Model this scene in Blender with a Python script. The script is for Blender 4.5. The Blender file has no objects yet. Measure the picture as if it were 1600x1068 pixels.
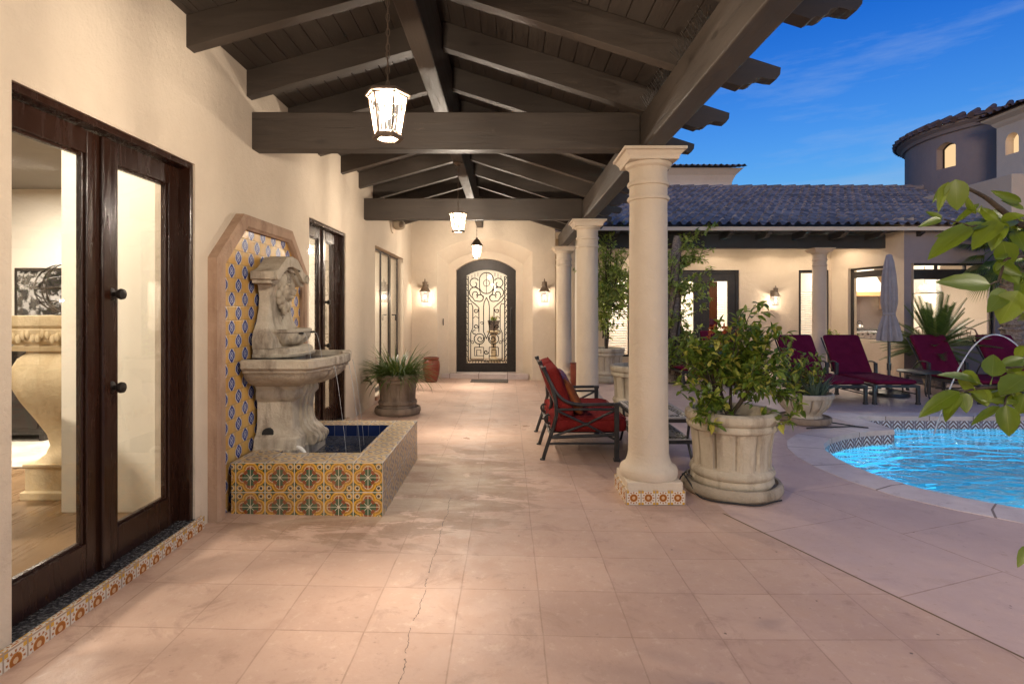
import bpy, bmesh, math, random
from mathutils import Vector, Matrix
from mathutils.geometry import tessellate_polygon
R = math.radians; pi = math.pi; sin = math.sin; cos = math.cos
S = bpy.context.scene; COL = S.collection

# ------------------------------------------------------------------ camera, sky, sun, exposure
CH = 1.5
cd = bpy.data.cameras.new('camera'); cam = bpy.data.objects.new('camera', cd); COL.objects.link(cam)
cam.location = (0, 0, CH); cam.rotation_euler = (R(90), 0, 0)
cd.sensor_width = 36; cd.lens = 870 / 1600 * 36
cd.shift_x = 7 / 1600; cd.shift_y = -51 / 1600
cd.clip_start = .05; cd.clip_end = 2000
S.camera = cam
SUN_EL, SUN_ROT = R(3.0), R(205)
w = bpy.data.worlds.new('World'); S.world = w; w.use_nodes = True
nt = w.node_tree; nt.nodes.clear()
sky = nt.nodes.new('ShaderNodeTexSky'); sky.sky_type = 'NISHITA'; sky.sun_disc = False
sky.sun_elevation = SUN_EL; sky.sun_rotation = SUN_ROT; sky.air_density = 1.3; sky.dust_density = .2; sky.ozone_density = 4.0
hs = nt.nodes.new('ShaderNodeHueSaturation'); hs.inputs['Saturation'].default_value = 1.0; hs.inputs['Value'].default_value = 1.0
tc = nt.nodes.new('ShaderNodeTexCoord'); mp = nt.nodes.new('ShaderNodeMapping'); mp.inputs['Scale'].default_value = (1.2, 1.2, 7)
nz = nt.nodes.new('ShaderNodeTexNoise'); nz.inputs['Scale'].default_value = 2.6; nz.inputs['Detail'].default_value = 7; nz.inputs['Roughness'].default_value = .62
rp = nt.nodes.new('ShaderNodeMapRange'); rp.inputs['From Min'].default_value = .52; rp.inputs['From Max'].default_value = .85; rp.inputs['To Max'].default_value = .45
mx = nt.nodes.new('ShaderNodeMix'); mx.data_type = 'RGBA'; mx.inputs[7].default_value = (.62, .80, 1.12, 1)
bg = nt.nodes.new('ShaderNodeBackground'); bg.inputs['Strength'].default_value = .098
wo = nt.nodes.new('ShaderNodeOutputWorld')
L = nt.links.new
L(sky.outputs[0], hs.inputs['Color']); L(tc.outputs['Generated'], mp.inputs[0]); L(mp.outputs[0], nz.inputs['Vector']); L(nz.outputs[0], rp.inputs['Value'])
sx = nt.nodes.new('ShaderNodeSeparateXYZ'); gr = nt.nodes.new('ShaderNodeMapRange'); gr.inputs['From Min'].default_value = .12; gr.inputs['From Max'].default_value = .48
gm = nt.nodes.new('ShaderNodeMix'); gm.data_type = 'RGBA'; gm.inputs[6].default_value = (.44, .60, .80, 1); gm.inputs[7].default_value = (.004, .235, .64, 1)   # dusk: deeper blue overhead
gx = nt.nodes.new('ShaderNodeMix'); gx.data_type = 'RGBA'; gx.blend_type = 'MULTIPLY'; gx.inputs[0].default_value = 1
L(tc.outputs['Generated'], sx.inputs[0]); L(sx.outputs[2], gr.inputs['Value']); L(gr.outputs[0], gm.inputs[0]); L(hs.outputs[0], gx.inputs[6])
# afterglow: the sky behind the viewer and overhead is still pale and rosy
dt = nt.nodes.new('ShaderNodeVectorMath'); dt.operation = 'DOT_PRODUCT'; dt.inputs[1].default_value = (-.15, -.72, .80); L(tc.outputs['Generated'], dt.inputs[0])
ag = nt.nodes.new('ShaderNodeMapRange'); ag.interpolation_type = 'SMOOTHSTEP'; ag.inputs['From Min'].default_value = .08; ag.inputs['From Max'].default_value = .75; L(dt.outputs['Value'], ag.inputs['Value'])
am = nt.nodes.new('ShaderNodeMix'); am.data_type = 'RGBA'; am.inputs[7].default_value = (.72, .70, .92, 1)
L(ag.outputs[0], am.inputs[0]); L(gm.outputs[2], am.inputs[6]); L(am.outputs[2], gx.inputs[7])
L(rp.outputs[0], mx.inputs[0]); L(gx.outputs[2], mx.inputs[6]); L(mx.outputs[2], bg.inputs[0]); L(bg.outputs[0], wo.inputs[0])
sd = bpy.data.lights.new('sun', 'SUN'); sun = bpy.data.objects.new('sun', sd); COL.objects.link(sun)
sd.energy = .12; sd.angle = R(12); sd.color = (1, .82, .66)
_d = Vector((sin(SUN_ROT) * cos(SUN_EL), cos(SUN_ROT) * cos(SUN_EL), sin(SUN_EL)))
sun.rotation_euler = _d.to_track_quat('Z', 'Y').to_euler(); sun.location = _d * 60
S.view_settings.view_transform = 'Standard'; S.view_settings.look = 'None'; S.view_settings.gamma = 1
S.view_settings.exposure = 2.75; S.view_settings.use_curve_mapping = False
c = S.cycles; c.max_bounces = 7; c.diffuse_bounces = 4; c.glossy_bounces = 3; c.transmission_bounces = 5; c.transparent_max_bounces = 14
c.caustics_reflective = False; c.caustics_refractive = False; c.sample_clamp_indirect = 4; c.use_denoising = True; c.blur_glossy = 1.0

# ------------------------------------------------------------------ helpers
def gz(x):
    'the patio falls gently from the house to the columns'
    return 0 if x >= 1.1 else min(.065, .065 * (1.1 - x) / 3.12)

def tag(o, label=None, cat=None, group=None, kind=None):
    if label: o['label'] = label
    if cat: o['category'] = cat
    if group: o['group'] = group
    if kind: o['kind'] = kind
    return o

def thing(name, label, cat, loc=(0, 0, 0), rz=0, group=None):
    o = bpy.data.objects.new(name, None); COL.objects.link(o); o.empty_display_size = .1
    o.location = loc; o.rotation_euler = (0, 0, rz)
    return tag(o, label, cat, group)

def kids(o): return [x for x in bpy.data.objects if x.parent == o]
def copy_tree(o, parent=None):
    n = o.copy(); COL.objects.link(n)
    if parent: n.parent = parent
    for ch in kids(o): copy_tree(ch, n)
    return n

class MB:
    def __init__(s): s.v = []; s.f = []; s.m = []
    def add(s, vs, fs, mi=0):
        b = len(s.v); s.v += [tuple(p) for p in vs]; s.f += [tuple(i + b for i in f) for f in fs]; s.m += [mi] * len(fs)
    def box(s, x0, x1, y0, y1, z0, z1, mi=0):
        s.add([(x0, y0, z0), (x1, y0, z0), (x1, y1, z0), (x0, y1, z0), (x0, y0, z1), (x1, y0, z1), (x1, y1, z1), (x0, y1, z1)],
              [(0, 3, 2, 1), (4, 5, 6, 7), (0, 1, 5, 4), (1, 2, 6, 5), (2, 3, 7, 6), (3, 0, 4, 7)], mi); return s
    def obox(s, c, ax, h, mi=0):
        c = Vector(c); ax = [Vector(a).normalized() * k for a, k in zip(ax, h)]
        vs = [c + ax[0] * i + ax[1] * j + ax[2] * k for k in (-1, 1) for i, j in ((-1, -1), (1, -1), (1, 1), (-1, 1))]
        s.add(vs, [(0, 3, 2, 1), (4, 5, 6, 7), (0, 1, 5, 4), (1, 2, 6, 5), (2, 3, 7, 6), (3, 0, 4, 7)], mi); return s
    def bar(s, a, b, wd, ht, up=(0, 0, 1), mi=0):
        a = Vector(a); b = Vector(b); d = b - a; sd = d.cross(Vector(up)).normalized(); u = sd.cross(d).normalized()
        return s.obox((a + b) / 2, (d, sd, u), (d.length / 2, wd / 2, ht / 2), mi)
    def prism(s, poly, axis, a0, a1, mi=0, caps=True):
        n = len(poly)
        P = {'x': lambda p, a: (a, p[0], p[1]), 'y': lambda p, a: (p[0], a, p[1]), 'z': lambda p, a: (p[0], p[1], a)}[axis]
        vs = [P(p, a0) for p in poly] + [P(p, a1) for p in poly]
        fs = [(i, (i + 1) % n, n + (i + 1) % n, n + i) for i in range(n)]
        if caps:
            tri = tessellate_polygon([[Vector((p[0], p[1], 0)) for p in poly]])
            fs += [tuple(t) for t in tri] + [tuple(n + i for i in t[::-1]) for t in tri]
        s.add(vs, fs, mi); return s
    def loft(s, loops, caps=True, mi=0, closed=True):
        n = len(loops[0]); vs = [p for l in loops for p in l]; fs = []
        for k in range(len(loops) - 1):
            for i in range(n if closed else n - 1):
                j = (i + 1) % n
                fs.append((k * n + i, k * n + j, (k + 1) * n + j, (k + 1) * n + i))
        if caps: fs += [tuple(range(n))[::-1], tuple(range((len(loops) - 1) * n, len(loops) * n))]
        s.add(vs, fs, mi); return s
    def lathe(s, prof, c=(0, 0, 0), n=32, rf=None, sx=1, sy=1, caps=True, mi=0, rot=0):
        loops = []
        for r, z in prof:
            l = []
            for i in range(n):
                a = 2 * pi * i / n + rot; k = rf(a, z) if rf else 1
                l.append((c[0] + r * k * cos(a) * sx, c[1] + r * k * sin(a) * sy, c[2] + z))
            loops.append(l)
        return s.loft(loops, caps, mi)
    def tube(s, pts, r, n=8, caps=True, mi=0, close=False):
        pts = [Vector(p) for p in pts]; m = len(pts)
        rr = r if isinstance(r, (list, tuple)) else [r] * m
        t0 = (pts[1] - pts[0]).normalized(); u = t0.orthogonal().normalized(); loops = []
        for i, p in enumerate(pts):
            if close: t = pts[(i + 1) % m] - pts[i - 1]
            else: t = pts[min(i + 1, m - 1)] - pts[max(i - 1, 0)]
            t = t.normalized() if t.length > 1e-9 else t0
            u = (u - t * u.dot(t)); u = u.normalized() if u.length > 1e-6 else t.orthogonal().normalized(); b = t.cross(u)
            loops.append([p + (u * cos(2 * pi * k / n) + b * sin(2 * pi * k / n)) * rr[i] for k in range(n)])
        if close: loops.append(loops[0])
        return s.loft(loops, caps and not close, mi)
    def ball(s, c, r, nu=12, nv=8, fn=None, mi=0):
        if not isinstance(r, (tuple, list)): r = (r, r, r)
        loops = []
        for j in range(nv + 1):
            ph = -pi / 2 + pi * j / nv; ph = max(-1.5, min(1.5, ph)); l = []
            for i in range(nu):
                a = 2 * pi * i / nu; d = Vector((cos(a) * cos(ph), sin(a) * cos(ph), sin(ph))); k = fn(d) if fn else 1
                l.append((c[0] + d.x * r[0] * k, c[1] + d.y * r[1] * k, c[2] + d.z * r[2] * k))
            loops.append(l)
        return s.loft(loops, True, mi)
    def build(s, name, mats, parent=None, loc=None, smooth=None, bevel=0, seg=2, uvo=(0, 0, 0), local=False, up=False):
        'vertices in world axes; with an unrotated parent they are shifted to its base (local=True: already local)'
        off = Vector((0, 0, 0))
        if not local:
            p = parent
            while p is not None: off += p.location; p = p.parent
        if loc is not None: off = Vector(loc)
        me = bpy.data.meshes.new(name)
        me.from_pydata([Vector(p) - off for p in s.v], [], s.f)
        mats = mats if isinstance(mats, (list, tuple)) else [mats]
        for m in mats: me.materials.append(m)
        me.polygons.foreach_set('material_index', s.m)
        bm = bmesh.new(); bm.from_mesh(me); bmesh.ops.recalc_face_normals(bm, faces=bm.faces[:])
        if up:
            for f in bm.faces:
                if f.normal.z < 0: f.normal_flip()
        uv = bm.loops.layers.uv.new('UVMap')
        for f in bm.faces:
            n = f.normal; ax = max(range(3), key=lambda i: abs(n[i]))
            for lp in f.loops:
                q = lp.vert.co + off - Vector(uvo)
                lp[uv].uv = ((q.y, q.z), (q.x, q.z), (q.x, q.y))[ax]
        bm.to_mesh(me); bm.free()
        if smooth is not None:
            me.polygons.foreach_set('use_smooth', [True] * len(me.polygons))
            if smooth < 179: me.set_sharp_from_angle(angle=R(smooth))
        o = bpy.data.objects.new(name, me); COL.objects.link(o)
        if parent is not None: o.parent = parent
        if loc is not None: o.location = loc
        if bevel:
            b = o.modifiers.new('bevel', 'BEVEL'); b.width = bevel; b.segments = seg; b.limit_method = 'ANGLE'; b.angle_limit = R(40); b.harden_normals = False
        return o

def light(name, kind, loc, power, color, parent=None, size=.05, rot=(0, 0, 0), sy=None):
    l = bpy.data.lights.new(name, kind); l.energy = power; l.color = color
    if kind == 'AREA':
        l.size = size
        if sy: l.shape = 'RECTANGLE'; l.size_y = sy
    else: l.shadow_soft_size = size
    o = bpy.data.objects.new(name, l); COL.objects.link(o); o.rotation_euler = rot
    if parent is not None:
        o.parent = parent; p = parent; off = Vector(loc)
        while p is not None: off -= p.location; p = p.parent
        o.location = off
    else: o.location = loc
    return o

def arc(cx, cy, r, a0, a1, n, ry=None):
    ry = r if ry is None else ry
    return [(cx + r * cos(a0 + (a1 - a0) * i / n), cy + ry * sin(a0 + (a1 - a0) * i / n)) for i in range(n + 1)]

def bez(p0, p1, p2, p3, n=12):
    p0, p1, p2, p3 = map(Vector, (p0, p1, p2, p3)); o = []
    for i in range(n + 1):
        t = i / n; u = 1 - t
        o.append(p0 * u ** 3 + p1 * 3 * u * u * t + p2 * 3 * u * t * t + p3 * t ** 3)
    return o

# ------------------------------------------------------------------ node expressions
class X:
    def __init__(s, nt, sock): s.nt = nt; s.s = sock
    def _op(s, op, *a, clamp=False):
        n = s.nt.nodes.new('ShaderNodeMath'); n.operation = op; n.use_clamp = clamp
        for i, x in enumerate((s,) + a):
            if isinstance(x, X): s.nt.links.new(x.s, n.inputs[i])
            else: n.inputs[i].default_value = x
        return X(s.nt, n.outputs[0])
    def _r(s, v):
        n = s.nt.nodes.new('ShaderNodeValue'); n.outputs[0].default_value = v; return X(s.nt, n.outputs[0])
    def __add__(s, o): return s._op('ADD', o)
    __radd__ = __add__
    def __sub__(s, o): return s._op('SUBTRACT', o)
    def __rsub__(s, o): return s._r(o)._op('SUBTRACT', s)
    def __mul__(s, o): return s._op('MULTIPLY', o)
    __rmul__ = __mul__
    def __truediv__(s, o): return s._op('DIVIDE', o)
    def abs(s): return s._op('ABSOLUTE')
    def fract(s): return s._op('FRACT')
    def floor(s): return s._op('FLOOR')
    def sin(s): return s._op('SINE')
    def cos(s): return s._op('COSINE')
    def sqrt(s): return s._op('SQRT')
    def min(s, o): return s._op('MINIMUM', o)
    def max(s, o): return s._op('MAXIMUM', o)
    def lt(s, o): return s._op('LESS_THAN', o)
    def gt(s, o): return s._op('GREATER_THAN', o)
    def atan2(s, o): return s._op('ARCTAN2', o)
    def sat(s): return s._op('ADD', 0.0, clamp=True)
    def mod(s, o): return s._op('FLOORED_MODULO', o)

class M:
    'a procedural material under construction'
    def __init__(s, name):
        s.m = bpy.data.materials.new(name); s.m.use_nodes = True; s.nt = s.m.node_tree; s.N = s.nt.nodes
        s.b = s.N['Principled BSDF']; s.out = s.N['Material Output']; s.tc = s.N.new('ShaderNodeTexCoord')
    def lk(s, a, b): s.nt.links.new(a.s if isinstance(a, X) else a, b)
    def coord(s, which='Object', scale=None):
        o = s.tc.outputs[which]
        if scale is not None:
            m = s.N.new('ShaderNodeMapping'); m.inputs['Scale'].default_value = scale if isinstance(scale, tuple) else (scale,) * 3
            s.lk(o, m.inputs[0]); o = m.outputs[0]
        return o
    def xyz(s, which='Object'):
        n = s.N.new('ShaderNodeSeparateXYZ'); s.lk(s.tc.outputs[which], n.inputs[0]); return [X(s.nt, n.outputs[i]) for i in range(3)]
    def noise(s, scale, detail=4, rough=.5, vec=None, dist=0, col=False):
        n = s.N.new('ShaderNodeTexNoise'); n.inputs['Scale'].default_value = scale; n.inputs['Detail'].default_value = detail
        n.inputs['Roughness'].default_value = rough; n.inputs['Distortion'].default_value = dist
        s.lk(s.tc.outputs['Object'] if vec is None else vec, n.inputs['Vector']); return X(s.nt, n.outputs[1 if col else 0])
    def ramp(s, x, a, b, lo=0, hi=1):
        n = s.N.new('ShaderNodeMapRange'); n.inputs['From Min'].default_value = a; n.inputs['From Max'].default_value = b
        n.inputs['To Min'].default_value = lo; n.inputs['To Max'].default_value = hi; s.lk(x, n.inputs['Value']); return X(s.nt, n.outputs[0])
    def mix(s, f, a, b, blend='MIX'):
        n = s.N.new('ShaderNodeMix'); n.data_type = 'RGBA'; n.blend_type = blend
        for i, v in ((0, f), (6, a), (7, b)):
            if isinstance(v, X): s.lk(v, n.inputs[i])
            elif i == 0: n.inputs[0].default_value = v
            else: n.inputs[i].default_value = (*v, 1)
        return X(s.nt, n.outputs[2])
    def island(s):
        n = s.N.new('ShaderNodeNewGeometry'); return X(s.nt, n.outputs['Random Per Island'])
    def white(s, a, b):
        n = s.N.new('ShaderNodeTexWhiteNoise'); n.noise_dimensions = '2D'; v = s.N.new('ShaderNodeCombineXYZ')
        s.lk(a, v.inputs[0]); s.lk(b, v.inputs[1]); s.lk(v.outputs[0], n.inputs['Vector']); return X(s.nt, n.outputs[0])
    def set(s, col=None, rough=None, metal=None, spec=None, bump=None, bs=.3, bd=.01, **kw):
        for k, v in (('Base Color', col), ('Roughness', rough), ('Metallic', metal), ('Specular IOR Level', spec)):
            if v is None: continue
            if isinstance(v, X): s.lk(v, s.b.inputs[k])
            else: s.b.inputs[k].default_value = (*v, 1) if k == 'Base Color' else v
        for k, v in kw.items():
            k = k.replace('_', ' ')
            s.b.inputs[k].default_value = (*v, 1) if isinstance(v, tuple) and len(v) == 3 else v
        if bump is not None:
            n = s.N.new('ShaderNodeBump'); n.inputs['Strength'].default_value = bs; n.inputs['Distance'].default_value = bd
            s.lk(bump, n.inputs['Height']); s.lk(n.outputs[0], s.b.inputs['Normal'])
        return s.m

def simple(name, a, b, rough=.6, sc=8, bs=.25, bsc=60, bd=.004, metal=0, spec=.4, detail=5, stretch=None, lo=.35, hi=.65):
    'two tones mixed by noise, with a fine bump'
    m = M(name); vec = m.coord('Object', stretch) if stretch else None
    n = m.noise(sc, detail, .6, vec); f = m.ramp(n, lo, hi); col = m.mix(f, a, b)
    bn = m.noise(bsc, 4, .6, vec)
    return m.set(col, m.ramp(n, .3, .7, rough - .06, rough + .06), metal, spec, bn, bs, bd)
# ------------------------------------------------------------------ materials
MT = {}
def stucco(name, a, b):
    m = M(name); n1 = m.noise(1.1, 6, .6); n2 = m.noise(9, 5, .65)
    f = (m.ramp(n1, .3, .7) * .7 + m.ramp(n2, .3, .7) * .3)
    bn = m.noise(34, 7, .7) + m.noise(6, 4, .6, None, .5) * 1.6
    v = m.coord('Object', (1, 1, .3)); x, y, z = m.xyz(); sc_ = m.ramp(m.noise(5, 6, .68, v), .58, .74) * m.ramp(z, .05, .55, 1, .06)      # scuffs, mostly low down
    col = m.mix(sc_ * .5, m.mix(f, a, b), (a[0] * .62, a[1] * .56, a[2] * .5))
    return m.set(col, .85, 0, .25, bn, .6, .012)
MT['stucco'] = stucco('cream_stucco', (.56, .465, .36), (.645, .545, .43))
MT['stucco_far'] = stucco('tan_stucco', (.52, .41, .29), (.59, .47, .345))
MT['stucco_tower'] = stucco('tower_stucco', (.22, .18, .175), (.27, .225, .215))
MT['column'] = stucco('column_plaster', (.56, .465, .355), (.64, .54, .42))
MT['inner'] = simple('interior_plaster', (.71, .65, .56), (.75, .69, .60), .8, 2, .1)
MT['stub'] = simple('interior_white_plaster', (.76, .70, .58), (.79, .73, .62), .8, 2, .1)
MT['ceil'] = simple('interior_ceiling', (.22, .2, .18), (.25, .23, .2), .8, 2, .1)

def timber(name, a, b, rough=.5, knots=True, axis=(1, 9, 9)):
    m = M(name); v = m.coord('Object', axis); n = m.noise(2.2, 7, .62, v, .6); big = m.noise(.9, 3, .5)
    f = m.ramp(n, .32, .68) * .65 + m.ramp(big, .3, .7) * .35
    col = m.mix(f, a, b)
    if knots:
        vo = m.N.new('ShaderNodeTexVoronoi'); vo.inputs['Scale'].default_value = 1.0; m.lk(m.coord('Object', tuple(2.0 if k == 1 else 5.0 for k in axis)), vo.inputs['Vector'])
        kn = m.ramp(X(m.nt, vo.outputs['Distance']), .05, .14, 1, 0); col = m.mix(kn * .6, col, (a[0] * .45, a[1] * .42, a[2] * .4))
        wr = m.ramp(m.noise(4.5, 7, .72, m.coord('Object', tuple(1 if k == 1 else 3 for k in axis))), .63, .70); col = m.mix(wr * .45, col, (b[0] * 1.7, b[1] * 1.65, b[2] * 1.6))
        ck = m.ramp(m.noise(3, 5, .6, m.coord('Object', tuple(.35 if k == 1 else 16 for k in axis))), .66, .69); col = m.mix(ck * .7, col, (a[0] * .3, a[1] * .3, a[2] * .3)); n = n - ck * .8 - kn * .3
    return m.set(col, m.ramp(n, .3, .7, rough - .08, rough + .1), 0, .45, n, .5, .006)
MT['beam_y'] = timber('painted_timber_along', (.037, .0275, .0205), (.062, .0465, .035), .62, axis=(9, 1, 9))
MT['beam_x'] = timber('painted_timber_across', (.037, .0275, .0205), (.062, .0465, .035), .62, axis=(1, 9, 9))
MT['deck'] = timber('painted_deck_boards', (.030, .022, .0165), (.050, .038, .029), .55, axis=(9, 1, 9))
MT['fascia'] = timber('dark_fascia_timber', (.022, .018, .017), (.035, .029, .026), .6)
MT['mahogany'] = timber('dark_mahogany', (.019, .0068, .0037), (.027, .0098, .0052), .24, False, (9, 9, 1))
MT['bronze_frame'] = simple('dark_bronze_frame', (.02, .015, .012), (.03, .022, .017), .4, 12, .1)
MT['iron'] = simple('dark_wrought_iron', (.018, .014, .012), (.03, .024, .02), .45, 20, .2, metal=.4)
MT['grille'] = simple('black_iron_scrollwork', (.004, .0035, .003), (.008, .006, .005), .6, 20, .1, spec=.2)
MT['furn'] = simple('bronze_powder_coat', (.035, .034, .035), (.055, .053, .052), .38, 16, .15, metal=.35)
MT['lantern'] = simple('aged_bronze_lantern', (.12, .085, .06), (.19, .14, .10), .5, 18, .2, metal=.3)
MT['granite'] = simple('dark_granite_sill', (.025, .025, .027), (.10, .10, .105), .25, 60, .1, lo=.45, hi=.6)
MT['black'] = simple('black_rubber', (.012, .012, .012), (.02, .02, .02), .6, 8, .1)
MT['steel'] = simple('thin_steel_wire', (.35, .33, .31), (.5, .48, .46), .35, 8, .05, metal=1)

def weather(name, a, b, dark, rough=.8, sc=3.5, flute=None):
    m = M(name); n = m.noise(sc, 7, .62); n2 = m.noise(sc * 5, 6, .65); v = m.coord('Object', (1, 1, .22)); st = m.noise(7, 5, .6, v)
    col = m.mix(m.ramp(n, .32, .68), a, b); col = m.mix(m.ramp(st, .50, .66, 0, .8), col, dark)
    col = m.mix(m.ramp(n2, .55, .75, 0, .35), col, (b[0] * 1.25, b[1] * 1.25, b[2] * 1.25))
    if flute:      # darker lines along the grooves between the staves
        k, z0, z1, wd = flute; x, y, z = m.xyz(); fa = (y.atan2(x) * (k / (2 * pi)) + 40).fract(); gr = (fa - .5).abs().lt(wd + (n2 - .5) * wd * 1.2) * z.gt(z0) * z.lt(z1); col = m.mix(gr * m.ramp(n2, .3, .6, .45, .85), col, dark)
    return m.set(col, .85, 0, .25, n2 * 1.3 + m.noise(60, 5, .65) * .5, .6, .012)
MT['fstone'] = weather('weathered_fountain_stone', (.35, .295, .225), (.53, .465, .37), (.14, .105, .078), sc=5)
MT['cantera'] = weather('pink_cantera_stone', (.35, .225, .15), (.42, .285, .20), (.24, .145, .095), sc=5)
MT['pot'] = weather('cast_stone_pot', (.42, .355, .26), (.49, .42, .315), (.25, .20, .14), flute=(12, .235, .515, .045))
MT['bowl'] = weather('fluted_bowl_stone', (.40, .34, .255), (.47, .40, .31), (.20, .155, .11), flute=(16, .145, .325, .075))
MT['saucer'] = weather('dark_cast_stone', (.30, .25, .185), (.37, .31, .23), (.17, .135, .095))
MT['pot_brown'] = weather('brown_cast_stone_pot', (.21, .16, .115), (.28, .215, .16), (.13, .095, .065))
MT['carved'] = weather('carved_limestone', (.55, .43, .26), (.62, .50, .32), (.50, .38, .22))
MT['soil'] = simple('potting_soil', (.03, .02, .013), (.07, .05, .033), .95, 30, .8, 40, .02)
MT['terracotta'] = simple('red_glazed_terracotta', (.14, .028, .016), (.21, .048, .025), .35, 6, .15)
MT['oak'] = timber('oak_floor', (.17, .10, .048), (.25, .155, .08), .3, axis=(8, 1, 8))
MT['rug'] = simple('cream_rug', (.45, .40, .33), (.62, .56, .48), .95, 5, .3, 90)
MT['wicker'] = M('dark_wicker'); _m = MT['wicker']; _x, _y, _z = _m.xyz()
_k = (((_z * 260).sin() * ((_x + _y) * 200).sin()))
MT['wicker'] = _m.set(_m.mix(_m.ramp(_k, -.4, .6), (.02, .015, .012), (.11, .085, .065)), .6, 0, .3, _k, .6, .006)
MT['darkwood'] = timber('black_cabinet_wood', (.016, .013, .011), (.03, .025, .022), .4)
MT['maple'] = timber('maple_cabinet_wood', (.50, .29, .12), (.58, .36, .17), .4)
MT['whitepaint'] = simple('white_painted_plaster', (.74, .72, .68), (.78, .76, .72), .6, 3, .1)
MT['stainless'] = simple('stainless_steel', (.45, .45, .45), (.6, .6, .6), .3, 8, .05, metal=1)

# fabric
def fabric(name, a, b, sc=420):
    m = M(name); u, v, _ = m.xyz(); wv = (u * sc).sin() * (v * sc).sin(); n = m.noise(6, 4, .6)
    return m.set(m.mix(m.ramp(n, .3, .7), a, b), .95, 0, .08, wv * .25 + m.noise(7, 4, .6, m.coord('Object', (1, 1.6, 1)), 1.0) * 2.0, .5, .014)
MT['red'] = fabric('red_cushion_fabric', (.15, .013, .013), (.205, .023, .02))
MT['maroon'] = fabric('maroon_cushion_fabric', (.085, .0055, .024), (.115, .008, .032))
MT['rust'] = fabric('rust_pillow_fabric', (.26, .07, .025), (.34, .11, .04))
MT['umbrella'] = fabric('grey_umbrella_canvas', (.25, .235, .235), (.32, .30, .30))
_m = M('patterned_pillow'); _x, _y, _z = _m.xyz(); _n = _m.noise(26, 2, .5)
MT['pattern'] = _m.set(_m.mix(_m.ramp(_n, .45, .52), (.30, .07, .05), (.16, .12, .22)), .9, 0, .2)

# glass
def pane(name, tint=(1, 1, 1), refl=1.0):
    m = M(name); m.N.remove(m.b)
    t = m.N.new('ShaderNodeBsdfTransparent'); t.inputs[0].default_value = (*tint, 1)
    g = m.N.new('ShaderNodeBsdfGlossy'); g.inputs['Roughness'].default_value = .015
    lw = m.N.new('ShaderNodeLayerWeight'); lw.inputs['Blend'].default_value = .5
    mx = m.N.new('ShaderNodeMixShader'); f1 = X(m.nt, lw.outputs['Facing']); k = (f1 * f1 * f1 * f1 * f1 * .80 + .025) * refl
    m.lk(k, mx.inputs[0]); m.lk(t.outputs[0], mx.inputs[1]); m.lk(g.outputs[0], mx.inputs[2]); m.lk(mx.outputs[0], m.out.inputs['Surface'])
    return m.m
MT['glass'] = pane('window_glass', (.95, .96, .95), 2.0)
def glow(name, col, st, tr=0.0):
    m = M(name); m.N.remove(m.b); e = m.N.new('ShaderNodeEmission'); e.inputs[0].default_value = (*col, 1); e.inputs[1].default_value = st
    if tr:
        t = m.N.new('ShaderNodeBsdfTransparent'); mx = m.N.new('ShaderNodeMixShader'); mx.inputs[0].default_value = tr
        m.lk(e.outputs[0], mx.inputs[1]); m.lk(t.outputs[0], mx.inputs[2]); m.lk(mx.outputs[0], m.out.inputs['Surface'])
    else: m.lk(e.outputs[0], m.out.inputs['Surface'])
    return m.m
WARM = (1, .88, .74)
MT['lampglass'] = glow('lit_lantern_glass', (1, .86, .72), .13, .62)
MT['bulb'] = glow('lamp_bulb', (1, .88, .72), 9)
MT['bulb_soft'] = glow('downlight_lens', (1, .86, .68), 40)
MT['lit'] = glow('lit_window_glow', (1, .68, .36), .15)

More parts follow.
